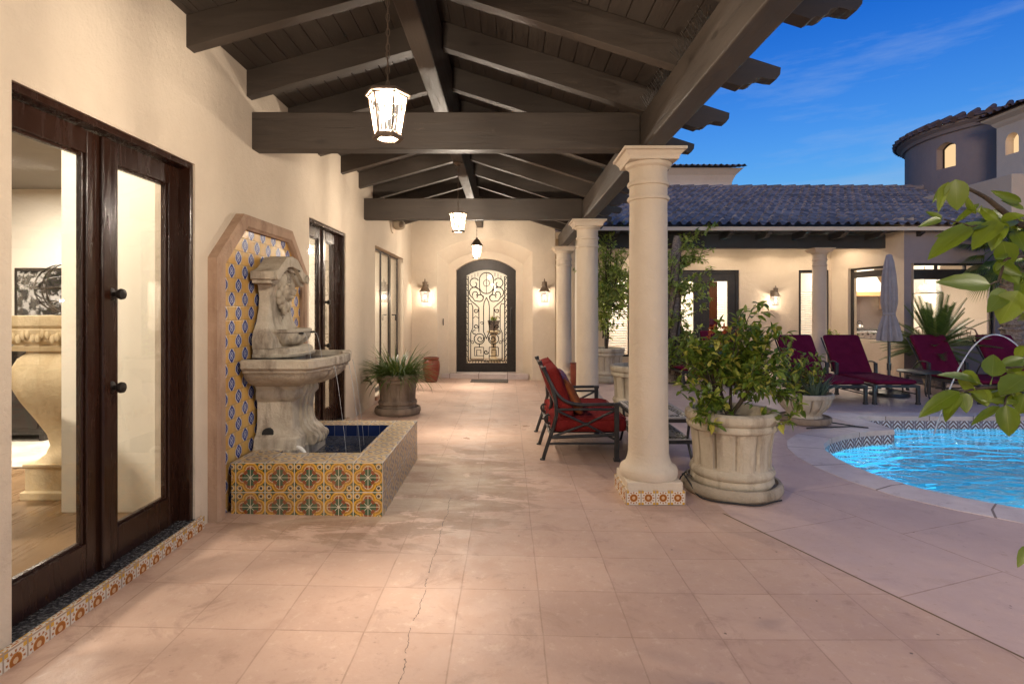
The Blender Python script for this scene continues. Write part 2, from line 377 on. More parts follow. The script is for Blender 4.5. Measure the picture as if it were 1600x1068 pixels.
# decorative tiles -------------------------------------------------
def cell(m, size, which='UV', off=(0, 0)):
    u, v, _ = m.xyz(which); u = (u + off[0]) / size; v = (v + off[1]) / size
    return (u.fract() - .5) * 2, (v.fract() - .5) * 2, u.floor(), v.floor()
CR = (.62, .55, .42); GR = (.015, .075, .035); YE = (.56, .28, .03); RU = (.22, .06, .018); OR = (.55, .22, .02)
def talavera(name, size):
    m = M(name); u, v, iu, iv = cell(m, size); a = u.abs(); b = v.abs(); Mx = a.max(b); mn = a.min(b)
    wob = (m.noise(220, 2, .5) - .5) * .10
    r = (u * u + v * v).sqrt()
    q = (((Mx - .47) * (Mx - .47) + mn * mn).sqrt() - .44) + wob            # quatrefoil distance
    th = v.atan2(u); s4 = (th * 4).sin().abs(); c4 = (th * 4).cos()
    col = m.mix(m.noise(90, 2, .5), YE, (.42, .19, .02))
    fx = a - .72; fy = b - .72; fr = (fx * fx + fy * fy).sqrt() + wob * .7
    col = m.mix(q.gt(.15) * mn.gt(.16), col, GR); col = m.mix(fr.lt(.24), col, YE); col = m.mix(fr.lt(.21) * (fy.atan2(fx) * 5).cos().gt(-.3), col, (.55, .30, .03)); col = m.mix(fr.lt(.15), col, CR); col = m.mix(fr.lt(.10), col, (.04, .02, .015))
    col = m.mix((q - .15).abs().lt(.02), col, (.03, .03, .015)); col = m.mix((q.abs()).lt(.105), col, (.62, .33, .03)); col = m.mix((q + .02).abs().lt(.022), col, (.20, .07, .012)); col = m.mix(q.lt(-.085), col, (.30, .08, .012)); col = m.mix(q.lt(-.115), col, CR)
    col = m.mix(q.lt(-.155), col, (.24, .045, .012)); col = m.mix(q.lt(-.155) * mn.lt(.03), col, (.60, .48, .30))
    col = m.mix(r.lt(.56), col, GR); col = m.mix(r.lt(.56) * (s4 * r).lt(.075), col, CR); col = m.mix(r.lt(.56) * r.gt(.36) * c4.lt(-.35), col, (.24, .045, .012)); col = m.mix(r.lt(.075), col, CR)
    e = Mx.gt(.965); col = m.mix(e, col, (.55, .49, .40))
    var = m.white(iu, iv); col = m.mix(var * .25, col, (.30, .20, .10)); dirt = m.ramp(m.noise(5, 5, .6), .45, .75, 0, .35); col = m.mix(dirt, col, (.28, .2, .12))
    return m.set(col, m.ramp(m.noise(9, 3, .5), .3, .7, .22, .42), 0, .5, (1 - m.ramp(Mx, .9, .97)), .5, .003)
MT['talavera'] = talavera('talavera_flower_tile', .207)
def talavera_blue(name, size):
    'the worn rim and flank tiles'
    m = M(name); u, v, iu, iv = cell(m, size); a = u.abs(); b = v.abs(); Mx = a.max(b); mn = a.min(b); r = (u * u + v * v).sqrt()
    q = (((Mx - .47) * (Mx - .47) + mn * mn).sqrt() - .44); d = (r * 11 + (v.atan2(u) * 4).sin() * 2).sin(); n = m.noise(60, 4, .7)
    col = m.mix(d.gt(.1), (.50, .40, .26), (.12, .11, .16)); col = m.mix(q.abs().lt(.11), col, (.48, .32, .12)); col = m.mix(m.ramp(n, .54, .66, 0, .7), col, (.42, .31, .2))
    col = m.mix(Mx.gt(.95), col, (.50, .44, .36))
    return m.set(col, .35, 0, .5, n + (1 - m.ramp(Mx, .9, .97)) * 2, .4, .003)
MT['talavera_rim'] = talavera_blue('worn_talavera_tile', .207)
def medallion(name, size):
    m = M(name); u, v, iu, iv = cell(m, size); a = u.abs(); b = v.abs(); Mx = a.max(b)
    chk = ((iu + iv) * .5).fract().lt(.25)
    wob = (m.noise(300, 2, .5) - .5) * .25
    d = a * 1.0 + b * .86 + a * b * (-.5) + wob + ((b * 9).cos() * .04)
    var = m.white(iu, iv)
    base = m.mix(var, (.52, .27, .055), (.62, .37, .10)); base = m.mix(m.ramp(m.noise(12, 4, .6), .4, .7, 0, .5), base, (.60, .42, .20))
    med = m.mix(d.lt(1.0), base, (.55, .56, .62)); med = m.mix(d.lt(.88), med, (.028, .04, .20))
    med = m.mix(d.lt(.52) * d.gt(.40), med, (.40, .43, .55)); med = m.mix((a - b).abs().lt(.06) * d.lt(.75), med, (.36, .39, .52)); med = m.mix(d.lt(.18), med, (.45, .46, .55))
    col = m.mix(chk, base, med); col = m.mix(Mx.gt(.94), col, (.40, .27, .13))
    return m.set(col, .2, 0, .55, (1 - m.ramp(Mx, .88, .96)) + m.noise(20, 2, .5) * .5, .5, .004)
MT['medallion'] = medallion('yellow_blue_medallion_tile', .102)
def sunring(name, size, off=(0, 0)):
    m = M(name); u, v, iu, iv = cell(m, size, off=off); a = u.abs(); b = v.abs(); Mx = a.max(b); r = (u * u + v * v).sqrt() + (m.noise(300, 2, .5) - .5) * .12
    th = v.atan2(u); pet = (th * 12).cos()
    col = m.mix(m.noise(40, 2, .5), (.60, .52, .42), (.68, .62, .52)); col = m.mix(a.gt(.62) * b.gt(.62), col, (.58, .32, .04))
    col = m.mix(r.gt(.62) * r.lt(.82) * pet.gt(.15), col, (.36, .14, .05)); col = m.mix(r.lt(.54), col, (.50, .23, .05)); col = m.mix(r.lt(.48), col, (.32, .10, .015)); col = m.mix(r.lt(.22), col, (.60, .40, .22))
    col = m.mix(Mx.gt(.93), col, (.36, .27, .2))
    return m.set(col, .25, 0, .5, (1 - m.ramp(Mx, .88, .96)), .4, .003)
MT['sunring'] = sunring('sun_ring_tile', .1125)
def chevron(name, size):
    m = M(name); u, v, iu, iv = cell(m, size); a = u.abs(); b = v.abs(); Mx = a.max(b)
    d = (v + a * 1.1 + 10); k = (d * 1.35).fract(); n = m.noise(120, 3, .5)
    col = m.mix(k.lt(.5), (.15, .085, .085), (.70, .69, .70)); col = m.mix(n.gt(.63), col, (.16, .10, .09)); col = m.mix((a - .78).abs().lt(.09), col, (.20, .15, .18)); col = m.mix(Mx.gt(.94), col, (.3, .3, .32))
    return m.set(col, .2, 0, .5)
MT['chevron'] = chevron('pool_waterline_tile', .155)
def bluetile():
    m = M('cobalt_tile'); u, v, iu, iv = cell(m, .105); Mx = u.abs().max(v.abs()); var = m.white(iu, iv)
    col = m.mix(var, (.008, .016, .065), (.013, .028, .11)); col = m.mix(Mx.gt(.95), col, (.10, .11, .16)); return m.set(col, .12, 0, .6)
MT['cobalt'] = bluetile()

# patio floor -------------------------------------------------------
def floor_mat():
    m = M('pink_saltillo_paving'); x, y, z = m.xyz()
    jit = (m.noise(3.5, 3, .5) - .5) * .014
    T = .4064
    tx = (x - .162 + jit) / T; ty = (y - 2.53 + jit) / T
    right = x.gt((3.12 - y * .374).max(1.62))
    # larger slabs round the pool, turned a little
    xr = x * .94 + y * .34; yr = y * .94 - x * .34
    sx = xr / 1.25; sy = yr / .9 + (sx.floor() * .37)
    def edge(a, b, w1, w2):
        ea = (a.fract() - .5).abs() * -1 + .5; eb = (b.fract() - .5).abs() * -1 + .5
        return ea.lt(w1).max(eb.lt(w2))
    g1 = edge(tx, ty, .0085, .0085); g2 = edge(sx, sy, .0038, .0050)
    g = g1 * (1 - right) + g2 * right
    v1 = m.white(tx.floor(), ty.floor()); v2 = m.white(sx.floor(), sy.floor()); var = v1 * (1 - right) + v2 * right
    n = m.noise(1.4, 7, .62); n2 = m.noise(7, 6, .65); fine = m.noise(45, 4, .6)
    col = m.mix(m.ramp(n, .3, .7), (.465, .315, .24), (.60, .425, .335))
    col = m.mix(m.ramp(n2, .4, .75, 0, .6), col, (.54, .36, .26)); col = m.mix(m.ramp(n2, .25, .45, .45, 0), col, (.36, .205, .135))
    col = m.mix(m.ramp(m.noise(.55, 4, .6), .38, .68, 0, .42), col, (.36, .225, .165)); col = m.mix(m.ramp(m.noise(3.1, 7, .72, None, .9), .55, .66, 0, .55), col, (.30, .19, .14)); col = m.mix(var * .34, col, (.35, .22, .165)); col = m.mix(right * .5, col, (.56, .42, .385))
    n3 = m.noise(13, 7, .74); col = m.mix(m.ramp(n3, .42, .30, 0, .5), col, (.33, .205, .15)); col = m.mix(m.ramp(n3, .56, .68, 0, .5), col, (.60, .44, .35))
    # pits and specks
    vo = m.N.new('ShaderNodeTexVoronoi'); vo.inputs['Scale'].default_value = 6.5; vo.inputs['Randomness'].default_value = 1; m.lk(m.tc.outputs['Object'], vo.inputs['Vector'])
    vd = X(m.nt, vo.outputs['Distance']); pit = m.ramp(vd + (fine - .5) * .12, .03, .055, 1, 0) * m.ramp(m.noise(2.2, 2, .5), .45, .55)
    col = m.mix(pit * .85, col, (.10, .065, .05))
    # water stains round the fountain
    dx = (x + 1.0) / 1.35; dy = (y - 4.7) / 1.35; dd = (dx * dx + dy * dy).sqrt()
    v = m.coord('Object', (1.0, 2.6, 1)); stn = m.noise(2.1, 7, .68, v, .8)
    near = m.ramp(dd, .45, 1.15, 1, 0)
    st = m.ramp(stn + near * .22, .585, .625, 0, 1) * m.ramp(dd, .75, 1.2, 1, 0)
    col = m.mix(st * (fine * .5 + .36), col, (.17, .095, .05)); pale = m.ramp(m.noise(1.7, 6, .65, v, .5) + near * .14, .56, .68) * near
    col = m.mix(pale * .5, col, (.50, .40, .29))
    st2 = m.ramp(m.noise(1.6, 7, .7, m.coord('Object', (1, 2.2, 1)), 1.0), .66, .72) * m.ramp(y, 2.2, 3.5); col = m.mix(st2 * .65, col, (.22, .125, .08)); sp = m.ramp(m.noise(16, 5, .7, m.coord('Object', (1, 1.6, 1))), .66, .72); col = m.mix(sp * .55, col, (.24, .15, .11)); wsc = m.ramp(m.noise(2.6, 7, .75, m.coord('Object', (1.8, 1, 1)), 1.5), .64, .70); col = m.mix(wsc * .45, col, (.60, .46, .37))
    # the crack down the walk and the expansion joint
    cj = (m.noise(3.2, 6, .72) - .5) * .10
    ck = (x + .435 + cj).abs().lt(.0019) * y.lt(4.35) * m.noise(9, 2, .5).gt(.36); col = m.mix(ck * .85, col, (.07, .042, .03))
    ej = (x - (3.12 - .374 * y) ).abs().lt(.0075) * y.lt(4.1) * y.gt(.3); col = m.mix(ej, col, (.14, .085, .025))
    col = m.mix(g * m.ramp(n2, .3, .62, .18, .62), col, (.25, .15, .105))
    h = (1 - g) * .9 + n2 * .6 + n * .6 + fine * .35 - pit * .6 - ck + sp * -.2
    wet = m.ramp(m.noise(1.1, 4, .6), .45, .7) * m.ramp(y, 4.2, 6.5)
    rough = m.ramp(n2, .3, .7, .38, .66) - wet * .22
    return m.set(col, rough, 0, .45, h, .5, .008)
MT['floor'] = floor_mat()
def coping_mat():
    m = M('pool_coping_stone'); u, v, _ = m.xyz('UV'); n = m.noise(5, 6, .6); j = ((u / .61).fract() - .5).abs().gt(.489); var = m.white((u / .61).floor(), v * 0)
    col = m.mix(m.ramp(n, .3, .7), (.56, .46, .42), (.68, .59, .54)); col = m.mix(var * .4, col, (.40, .31, .27)); col = m.mix(m.ramp(m.noise(9, 6, .7), .56, .7, 0, .5), col, (.33, .25, .21)); col = m.mix(j, col, (.22, .16, .13))
    return m.set(col, .55, 0, .35, m.noise(40, 4, .6) - j, .4, .005)
MT['coping'] = coping_mat()
MT['basin'] = simple('pool_plaster', (.10, .43, .60), (.15, .52, .68), .7, 3, .2)
def water_mat():
    m = M('pool_water'); v = m.coord('Object', (1, 2.0, 1))
    n = m.noise(2.0, 1.5, .45, v, 1.0) + m.noise(5.0, 1.5, .4, v, .8) * .30
    o = m.set((.45, .86, .98), .03, 0, .5, n, 1.0, .22, Transmission_Weight=1.0, IOR=1.33, Coat_Weight=.7, Coat_Roughness=.02, Coat_IOR=1.9)
    bn = m.N.new('ShaderNodeBump'); bn.inputs['Strength'].default_value = 1; bn.inputs['Distance'].default_value = .42; m.lk(n, bn.inputs['Height']); m.lk(bn.outputs[0], m.b.inputs['Coat Normal']); return o
MT['water'] = water_mat()
_m = M('fountain_water'); _n = _m.noise(15, 2, .5, None, 1.0)
MT['fwater'] = _m.set((.045, .05, .06), .03, 0, 1.0, _n, 1.0, .30, IOR=1.6)
_m = M('falling_water'); MT['jet'] = _m.set((.85, .9, .95), .12, 0, .5, _m.noise(40, 2, .5), .5, .01, Transmission_Weight=.55, IOR=1.33)

# roof tiles
def rooftile(name, a, b):
    m = M(name); n = m.noise(2.2, 5, .6); u, v, _ = m.xyz('UV'); cw = m.white((u / .2).floor(), (v / .36).floor())
    return m.set(m.mix(cw * .75 + m.ramp(n, .3, .7) * .25, a, b), .7, 0, .3, m.noise(30, 4, .6), .3, .005)
MT['tile'] = rooftile('clay_barrel_tile', (.095, .085, .085), (.33, .275, .255))
MT['tile_dark'] = rooftile('dark_clay_tile', (.085, .055, .048), (.15, .10, .085))

# leaves
def leafmat(name, a, b, c=None, tr=.3, rough=.4):
    m = M(name); i = m.island(); col = m.mix(i, a, b)
    if c: col = m.mix(m.ramp(i, .82, .9), col, c)
    m.set(col, rough, 0, .45)
    t = m.N.new('ShaderNodeBsdfTranslucent'); m.lk(m.mix(.5, col, (.25, .35, .03)), t.inputs[0]); mx = m.N.new('ShaderNodeMixShader'); mx.inputs[0].default_value = tr
    m.lk(m.b.outputs[0], mx.inputs[1]); m.lk(t.outputs[0], mx.inputs[2]); m.lk(mx.outputs[0], m.out.inputs['Surface']); return m.m
MT['leaf'] = leafmat('shrub_leaf', (.032, .075, .010), (.24, .31, .035), (.46, .42, .08))
MT['leaf_light'] = leafmat('vine_leaf', (.14, .22, .04), (.42, .50, .10), (.55, .58, .18))
MT['grassleaf'] = leafmat('strap_leaf', (.028, .065, .014), (.085, .135, .035), (.16, .18, .06), .2)
MT['agave'] = leafmat('blue_green_strap_leaf', (.075, .115, .085), (.13, .175, .125), None, .15, .5)
MT['palm'] = leafmat('palm_frond', (.035, .075, .018), (.09, .15, .035), (.15, .20, .055), .2)
def citrusmat():
    m = M('citrus_leaf'); i = m.island(); u, v, _ = m.xyz('UV'); n = m.noise(30, 3, .5)
    vein = ((u.abs() * 1.0 - v * .55) * 9).fract(); rib = u.abs().lt(.035).max((vein - .5).abs().lt(.05) * .35)
    col = m.mix(i * .7 + n * .3, (.085, .14, .010), (.175, .23, .018)); col = m.mix(rib * .5, col, (.20, .25, .05))
    m.set(col, .38, 0, .5, n - rib * .5, .25, .002)
    t = m.N.new('ShaderNodeBsdfTranslucent'); m.lk(m.mix(.3, col, (.2, .27, .015)), t.inputs[0]); mx = m.N.new('ShaderNodeMixShader'); mx.inputs[0].default_value = .3
    m.lk(m.b.outputs[0], mx.inputs[1]); m.lk(t.outputs[0], mx.inputs[2]); m.lk(mx.outputs[0], m.out.inputs['Surface']); return m.m
MT['citrus'] = citrusmat()
MT['bark'] = simple('bark', (.035, .025, .017), (.085, .06, .04), .9, 14, .7, 50, .01, stretch=(1, 1, .25))
MT['palmbark'] = simple('palm_bark', (.14, .105, .08), (.32, .25, .19), .9, 30, .9, 30, .03)
MT['flower'] = leafmat('orange_red_flower', (.45, .05, .02), (.60, .13, .03))
# ------------------------------------------------------------------ ground and pool
POOL = [(14, 3.72), (9, 3.70), (6.5, 3.72), (5.0, 3.80), (4.3, 3.95), (3.88, 4.15), (3.62, 4.40), (3.44, 4.64), (3.335, 4.94), (3.29, 5.3), (3.30, 5.6), (3.37, 5.9), (3.49, 6.15), (3.70, 6.4),
        (4.0, 6.62), (4.37, 6.80), (4.80, 6.90), (4.84, 7.75), (14, 7.75)]
def offset(P, d):
    o = []; n = len(P)
    for i in range(n):
        a = Vector(P[i - 1]); b = Vector(P[i]); e = Vector(P[(i + 1) % n])
        n1 = Vector((b - a).yx) * Vector((1, -1)); n1.normalize(); n2 = Vector((e - b).yx) * Vector((1, -1)); n2.normalize()
        k = (n1 + n2); k = k / max(.35, k.length_squared) * 2; o.append((b.x - k.x * d, b.y - k.y * d))
    return o
_ar = sum(POOL[i - 1][0] * POOL[i][1] - POOL[i][0] * POOL[i - 1][1] for i in range(len(POOL)))
SG = 1 if _ar < 0 else -1
OUT = offset(POOL, .36 * SG)
for i in (16, 17): OUT[i] = (POOL[i][0] - .34, POOL[i][1] + (.28 if i == 16 else .32))
OUT[16] = (4.50, 7.20); OUT[18] = (14.3, 8.07)
def ground():
    mb = MB()
    outer = [(1.1, -60), (90, -60), (90, 120), (1.1, 120)]
    pts = [Vector((*p, 0)) for p in outer]; hole = [Vector((*p, 0)) for p in offset(POOL, .02 * SG)]
    tri = tessellate_polygon([pts, hole]); allp = pts + hole
    mb.add(allp, [tuple(t) for t in tri])
    mb.add([(-2.02, -60, .065), (1.1, -60, 0), (1.1, 120, 0), (-2.02, 120, .065)], [(0, 1, 2, 3)])
    mb.add([(-90, -60, .065), (-2.02, -60, .065), (-2.02, 120, .065), (-90, 120, .065)], [(0, 1, 2, 3)])
    tag(mb.build('patio_floor', MT['floor'], up=True), 'pinkish stone tile patio floor with stains and a long crack', kind='structure')
ground()
pool = thing('swimming_pool', 'turquoise lit swimming pool with pale coping and patterned waterline tiles', 'pool', (6, 6, 0))
mb = MB(); n = len(POOL)
mb.add([(*p, .010) for p in POOL] + [(*p, .0035) for p in OUT] + [(*p, -.05) for p in POOL] + [(*p, -.02) for p in OUT],
       [(i, (i + 1) % n, n + (i + 1) % n, n + i) for i in range(n)] + [(i, (i + 1) % n, 2 * n + (i + 1) % n, 2 * n + i) for i in range(n)] + [(n + i, n + (i + 1) % n, 3 * n + (i + 1) % n, 3 * n + i) for i in range(n)])
cop = mb.build('coping', MT['coping'], pool)
mb = MB(); I = offset(POOL, .004 * SG)
# u runs along the rim so that the band tiles wrap the curve
mb.add([(*p, -.05) for p in I] + [(*p, -.205) for p in I], [(i, (i + 1) % n, n + (i + 1) % n, n + i) for i in range(n)])
band = mb.build('waterline_tile', MT['chevron'], pool)
_uv = band.data.uv_layers[0]; run = [0]
for i in range(n): run.append(run[-1] + (Vector(I[(i + 1) % n]) - Vector(I[i])).length)
for pl in band.data.polygons:
    i = pl.index
    for li in pl.loop_indices:
        vi = band.data.loops[li].vertex_index; k = vi % n
        uu = run[i] if k == i else run[i + 1]
        _uv.data[li].uv = (uu, 0.0 if vi < n else -.155)
for pl in cop.data.polygons:
    i = pl.index % n
    for li in pl.loop_indices:
        k = cop.data.loops[li].vertex_index % n; cop.data.uv_layers[0].data[li].uv = (run[i] if k == i else run[i + 1], 0)
mb = MB(); mb.add([(*p, -.205) for p in I] + [(*p, -1.35) for p in I], [(i, (i + 1) % n, n + (i + 1) % n, n + i) for i in range(n)])
tri = tessellate_polygon([[Vector((*p, 0)) for p in I]]); mb.add([(*p, -1.35) for p in I], [tuple(t) for t in tri]); mb.build('basin', MT['basin'], pool)
mb = MB(); I2 = offset(POOL, -.0 * SG); mb.add([(*p, -.165) for p in I], [tuple(t) for t in tri])
tag(mb.build('pool_water', MT['water'], up=True), 'rippled turquoise pool water', kind='structure')
for k, (x, y) in enumerate(((4.5, 4.15), (6.3, 3.92), (8.2, 3.9), (10.5, 3.9))):
    light('pool_lamp', 'POINT', (x, y, -.5), 24, (.52, .90, 1.0), pool, .12)

# ------------------------------------------------------------------ house: long wall, end wall, rooms
WX = -2.02; SILL = .145; RIDGE = -.575
def zl(x): return 3.545 - .28 * (-.60 - x) if x < RIDGE else 3.545 - .32 * (x + .55)     # underside of the rafters
house = thing('house', 'cream stucco house with dark French doors along the covered patio', 'house', (-2.02, 4, 0))
D1 = (2.268, 3.60, SILL, 2.435); D2 = (5.67, 6.95, SILL, 2.44); W3 = (8.49, 10.78, .17, 2.48)
def wall_grid(mb, x0, x1, y0, y1, z0, z1, holes):
    ys = sorted({y0, y1, *[h[0] for h in holes], *[h[1] for h in holes]}); zs = sorted({z0, z1, *[h[2] for h in holes], *[h[3] for h in holes]})
    inside = lambda y, z: any(h[0] < y < h[1] and h[2] < z < h[3] for h in holes)
    for i in range(len(ys) - 1):
        for k in range(len(zs) - 1):
            if inside((ys[i] + ys[i + 1]) / 2, (zs[k] + zs[k + 1]) / 2): continue
            a, b, e, f = ys[i], ys[i + 1], zs[k], zs[k + 1]
            for x in (x0, x1): mb.add([(x, a, e), (x, b, e), (x, b, f), (x, a, f)], [(0, 1, 2, 3)])
    for a, b, e, f in holes:
        mb.add([(x0, a, e), (x0, b, e), (x0, b, f), (x0, a, f), (x1, a, e), (x1, b, e), (x1, b, f), (x1, a, f)], [(i, (i + 1) % 4, 4 + (i + 1) % 4, 4 + i) for i in range(4)])
mb = MB(); DL = (D1[0] - .15, D1[1], D1[2], D1[3]); wall_grid(mb, WX, WX - .26, -4.5, 11.9, 0, 3.42, [DL, D2, W3]); mb.box(WX - .082, WX, DL[0], D1[0], SILL, D1[3]); mb.build('wall', MT['stucco'], house)
# end wall with the arched, splayed porch of the front door
def arch(x0, x1, zs, zt, y, n=16):
    cx = (x0 + x1) / 2; w_ = (x1 - x0) / 2; h = zt - zs; r = (w_ * w_ + h * h) / (2 * h); a = math.asin(w_ / r)
    return [(cx + r * sin(-a + 2 * a * i / n), zt - r + r * cos(-a + 2 * a * i / n)) for i in range(n + 1)]
EY = 11.7
A0 = arch(-1.479, .525, 2.70, 2.99, EY); A1 = arch(-1.27, .335, 2.46, 2.735, EY); A2 = arch(-1.108, .182, 2.34, 2.58, EY)
mb = MB()
poly = [(WX, 0), (-1.479, 0)] + A0 + [(.525, 0), (.97, 0), (.97, zl(.97) + .2), (RIDGE, zl(RIDGE) + .2), (WX, zl(WX) + .2)]
mb.add([(x, EY, z) for x, z in poly], [tuple(t) for t in tessellate_polygon([[Vector((x, z, 0)) for x, z in poly]])])
L0 = [(-1.479, EY, 0)] + [(x, EY, z) for x, z in A0] + [(.525, EY, 0)]
L1 = [(-1.27, EY + .27, 0)] + [(x, EY + .27, z) for x, z in A1] + [(.335, EY + .27, 0)]
L2 = [(-1.108, EY + .275, 0)] + [(x, EY + .275, z) for x, z in A2] + [(.182, EY + .275, 0)]
L3 = [(p[0], EY + .50, p[2]) for p in L2]
mb.loft([L0, L1, L2, L3], caps=False, closed=False)
mb.box(.97, 1.0, EY, EY + .5, 0, 3.2)
mb.build('end_wall', MT['stucco'], house)
mb = MB(); mb.prism([(-1.40, EY + .06), (-1.25, EY + .25), (-1.105, EY + .28), (-1.105, EY + .6), (.18, EY + .6), (.18, EY + .28), (.315, EY + .25), (.45, EY + .06)], 'z', .02, .138)
mb.build('doorstep', MT['coping'], house, bevel=.012)
# skirting strip stains: thin stone base along the wall
# rooms
mb = MB()
mb.box(-9, -2.30, -1, 12.0, .06, .145); mb.build('interior_floor', MT['oak'], house)
mb = MB()
mb.box(-2.98, -2.285, 3.72, 3.80, .146, 2.9); mb.build('partition_wall', MT['stub'], house)
mb = MB()
mb.box(-8.9, -4.55, 6.5, 6.6, .146, 2.9); mb.box(-4.3, -2.285, 8.05, 8.15, .146, 2.9); mb.box(-9, -2.285, 12.0, 12.1, .146, 2.9); mb.box(-9, -8.9, -1, 12, .146, 2.9); mb.box(-9, -2.285, -1.1, -1, .146, 2.9)
mb.build('interior_wall', MT['inner'], house)
mb = MB(); mb.box(-9, -2.285, -1.1, 12.1, 2.9, 3.0); mb.build('interior_ceiling', MT['ceil'], house)
mb = MB(); mb.box(-6.4, -3.5, 4.75, 6.1, .147, .16); tag(mb.build('area_rug', MT['rug'], bevel=.004), 'cream area rug on the wood floor behind the nearest French doors', 'rug')
for x, y, p in ((-5.0, 1.6, 34), (-4.6, 5.2, 26), (-3.2, 6.6, 20), (-3.4, 10.2, 30), (-2.75, 3.0, 5.5)):
    light('ceiling_light', 'AREA', (x, y, 2.86), p, WARM, house, .5)
# foyer behind the front door
mb = MB(); mb.box(-2.9, 2.2, 15.6, 15.7, 0, 3.2); mb.box(-3.0, -2.9, 12.3, 15.7, 0, 3.2); mb.box(1.6, 1.7, 12.3, 15.7, 0, 3.2); mb.box(-3, 1.7, 12.25, 15.7, 3.2, 3.3); mb.build('foyer_wall', MT['inner'], house)
mb = MB(); mb.box(-2.9, 1.6, 12.2, 15.6, .05, .138); mb.build('foyer_floor', MT['oak'], house)
light('foyer_light', 'AREA', (-.5, 13.9, 3.1), 20, WARM, house, .9)
# a few things seen through the iron door
mb = MB(); mb.lathe([(.0, 0), (.10, 0), (.15, .22), (.16, .26), (.13, .26), (.12, .22), (0, .22)], (-.36, 14.4, .95), 16)
fp = mb.build('flower_pot', MT['pot_brown'], None, smooth=40); tag(fp, 'small clay flower pot seen through the scrolled iron front door', 'pot')
mb = MB()
random.seed(4)
for i in range(26):
    a = random.random() * 2 * pi; l = random.uniform(.1, .22); p0 = Vector((-.36, 14.4, 1.18)); d = Vector((cos(a) * .7, sin(a) * .7, random.uniform(.2, 1))).normalized(); sd = d.cross(Vector((0, 0, 1))).normalized() * .03
    mb.add([p0, p0 + d * l * .5 + sd, p0 + d * l, p0 + d * l * .5 - sd], [(0, 1, 2, 3)])
tag(mb.build('house_plant', MT['leaf'], None), 'leafy green plant in the pot seen through the iron front door', 'plant')
cab = thing('plant_stand', 'cream plant stand carrying the flower pot behind the iron front door', 'plant stand', (-.36, 14.4, .14))
mb = MB(); mb.lathe([(.16, 0), (.17, .03), (.10, .06), (.07, .14), (.06, .40), (.075, .55), (.06, .60), (.07, .70), (.13, .76)], (-.36, 14.4, .139), 20); mb.build('stem', MT['carved'], cab, smooth=50)
mb = MB(); mb.lathe([(.17, 0), (.18, .015), (.17, .04)], (-.36, 14.4, .909), 20); mb.build('top', MT['carved'], cab, smooth=50)
# ------------------------------------------------------------------ French doors and window (parts of the house)
def leaf_frame(mb, x0, x1, y0, y1, z0, z1, st=.115, top=.12, bot=.19):
    mb.box(x0, x1, y0, y0 + st, z0, z1); mb.box(x0, x1, y1 - st, y1, z0, z1)
    mb.box(x0, x1, y0 + st, y1 - st, z1 - top, z1); mb.box(x0, x1, y0 + st, y1 - st, z0, z0 + bot)
def bead(mb, xf, y0, y1, z0, z1, t=.016, d=.02):
    mb.box(xf - .045, xf + .006 - d, y0, y0 + t, z0, z1); mb.box(xf - .045, xf + .006 - d, y1 - t, y1, z0, z1)
    mb.box(xf - .045, xf + .006 - d, y0 + t, y1 - t, z1 - t, z1); mb.box(xf - .045, xf + .006 - d, y0 + t, y1 - t, z0, z0 + t)
def knob(y, z, parent, x=-2.106):
    mb = MB(); prof = [(.0, 0), (.032, 0), (.034, .006), (.012, .012), (.011, .035), (.024, .042), (.030, .055), (.027, .068), (.0, .074)]
    loops = [[(x + h, y + r * cos(2 * pi * i / 16), z + r * sin(2 * pi * i / 16)) for i in range(16)] for r, h in prof]
    mb.loft(loops); mb.build('handle', MT['iron'], parent, smooth=50)
def french(o, label, split, knobs=True, mat='mahogany', bd=(.10, .12, .18), back=0):
    y0, y1, z0, z1 = o; y0 -= back
    mb = MB(); f = .034
    mb.box(WX - .20, WX - (.083 if back else .012), y0 + .001, y0 + f, z0, z1 - .002); mb.box(WX - .20, WX - .012, y1 - f, y1 - .001, z0, z1 - .002); mb.box(WX - .20, WX - .012, (o[0] if back else y0 + f), y1 - f, z1 - f, z1 - .002)
    if back: mb.box(WX - .20, WX - .083, y0 + f, o[0] - .0005, z1 - f, z1 - .002)
    d = mb.build('french_door', MT[mat], house, bevel=.004); tag(d, label)
    x1 = -2.106; x0 = x1 - .045
    for k, (a, b) in enumerate(((y0 + f, split - .012), (split + .012, y1 - f))):
        mb = MB(); leaf_frame(mb, x0, x1, a, b, z0 + .004, z1 - f - .003, *bd); bead(mb, x1, a + bd[0], b - bd[0], z0 + bd[2], z1 - f - bd[1])
        mb.build('door_leaf', MT[mat], d, bevel=.005)
        mb = MB(); mb.box(x0 + .018, x0 + .024, a + bd[0] + .002, b - bd[0] - .002, z0 + bd[2] + .005, z1 - f - bd[1] - .004); mb.build('glass_pane', MT['glass'], d)
    mb = MB(); mb.box(x1 - .03, x1 + .022, split - .03, split + .03, z0 + .006, z1 - f - .006); mb.build('astragal', MT[mat], d, bevel=.008)
    if knobs: knob(split + .055, 1.58, d, x1); knob(split + .055, 1.085, d, x1)
    return d
d1 = french(D1, 'nearest pair of mahogany French doors beside the camera', 2.90, back=.15)
d2 = french(D2, 'pair of mahogany French doors behind the tiled wall fountain', 6.33)
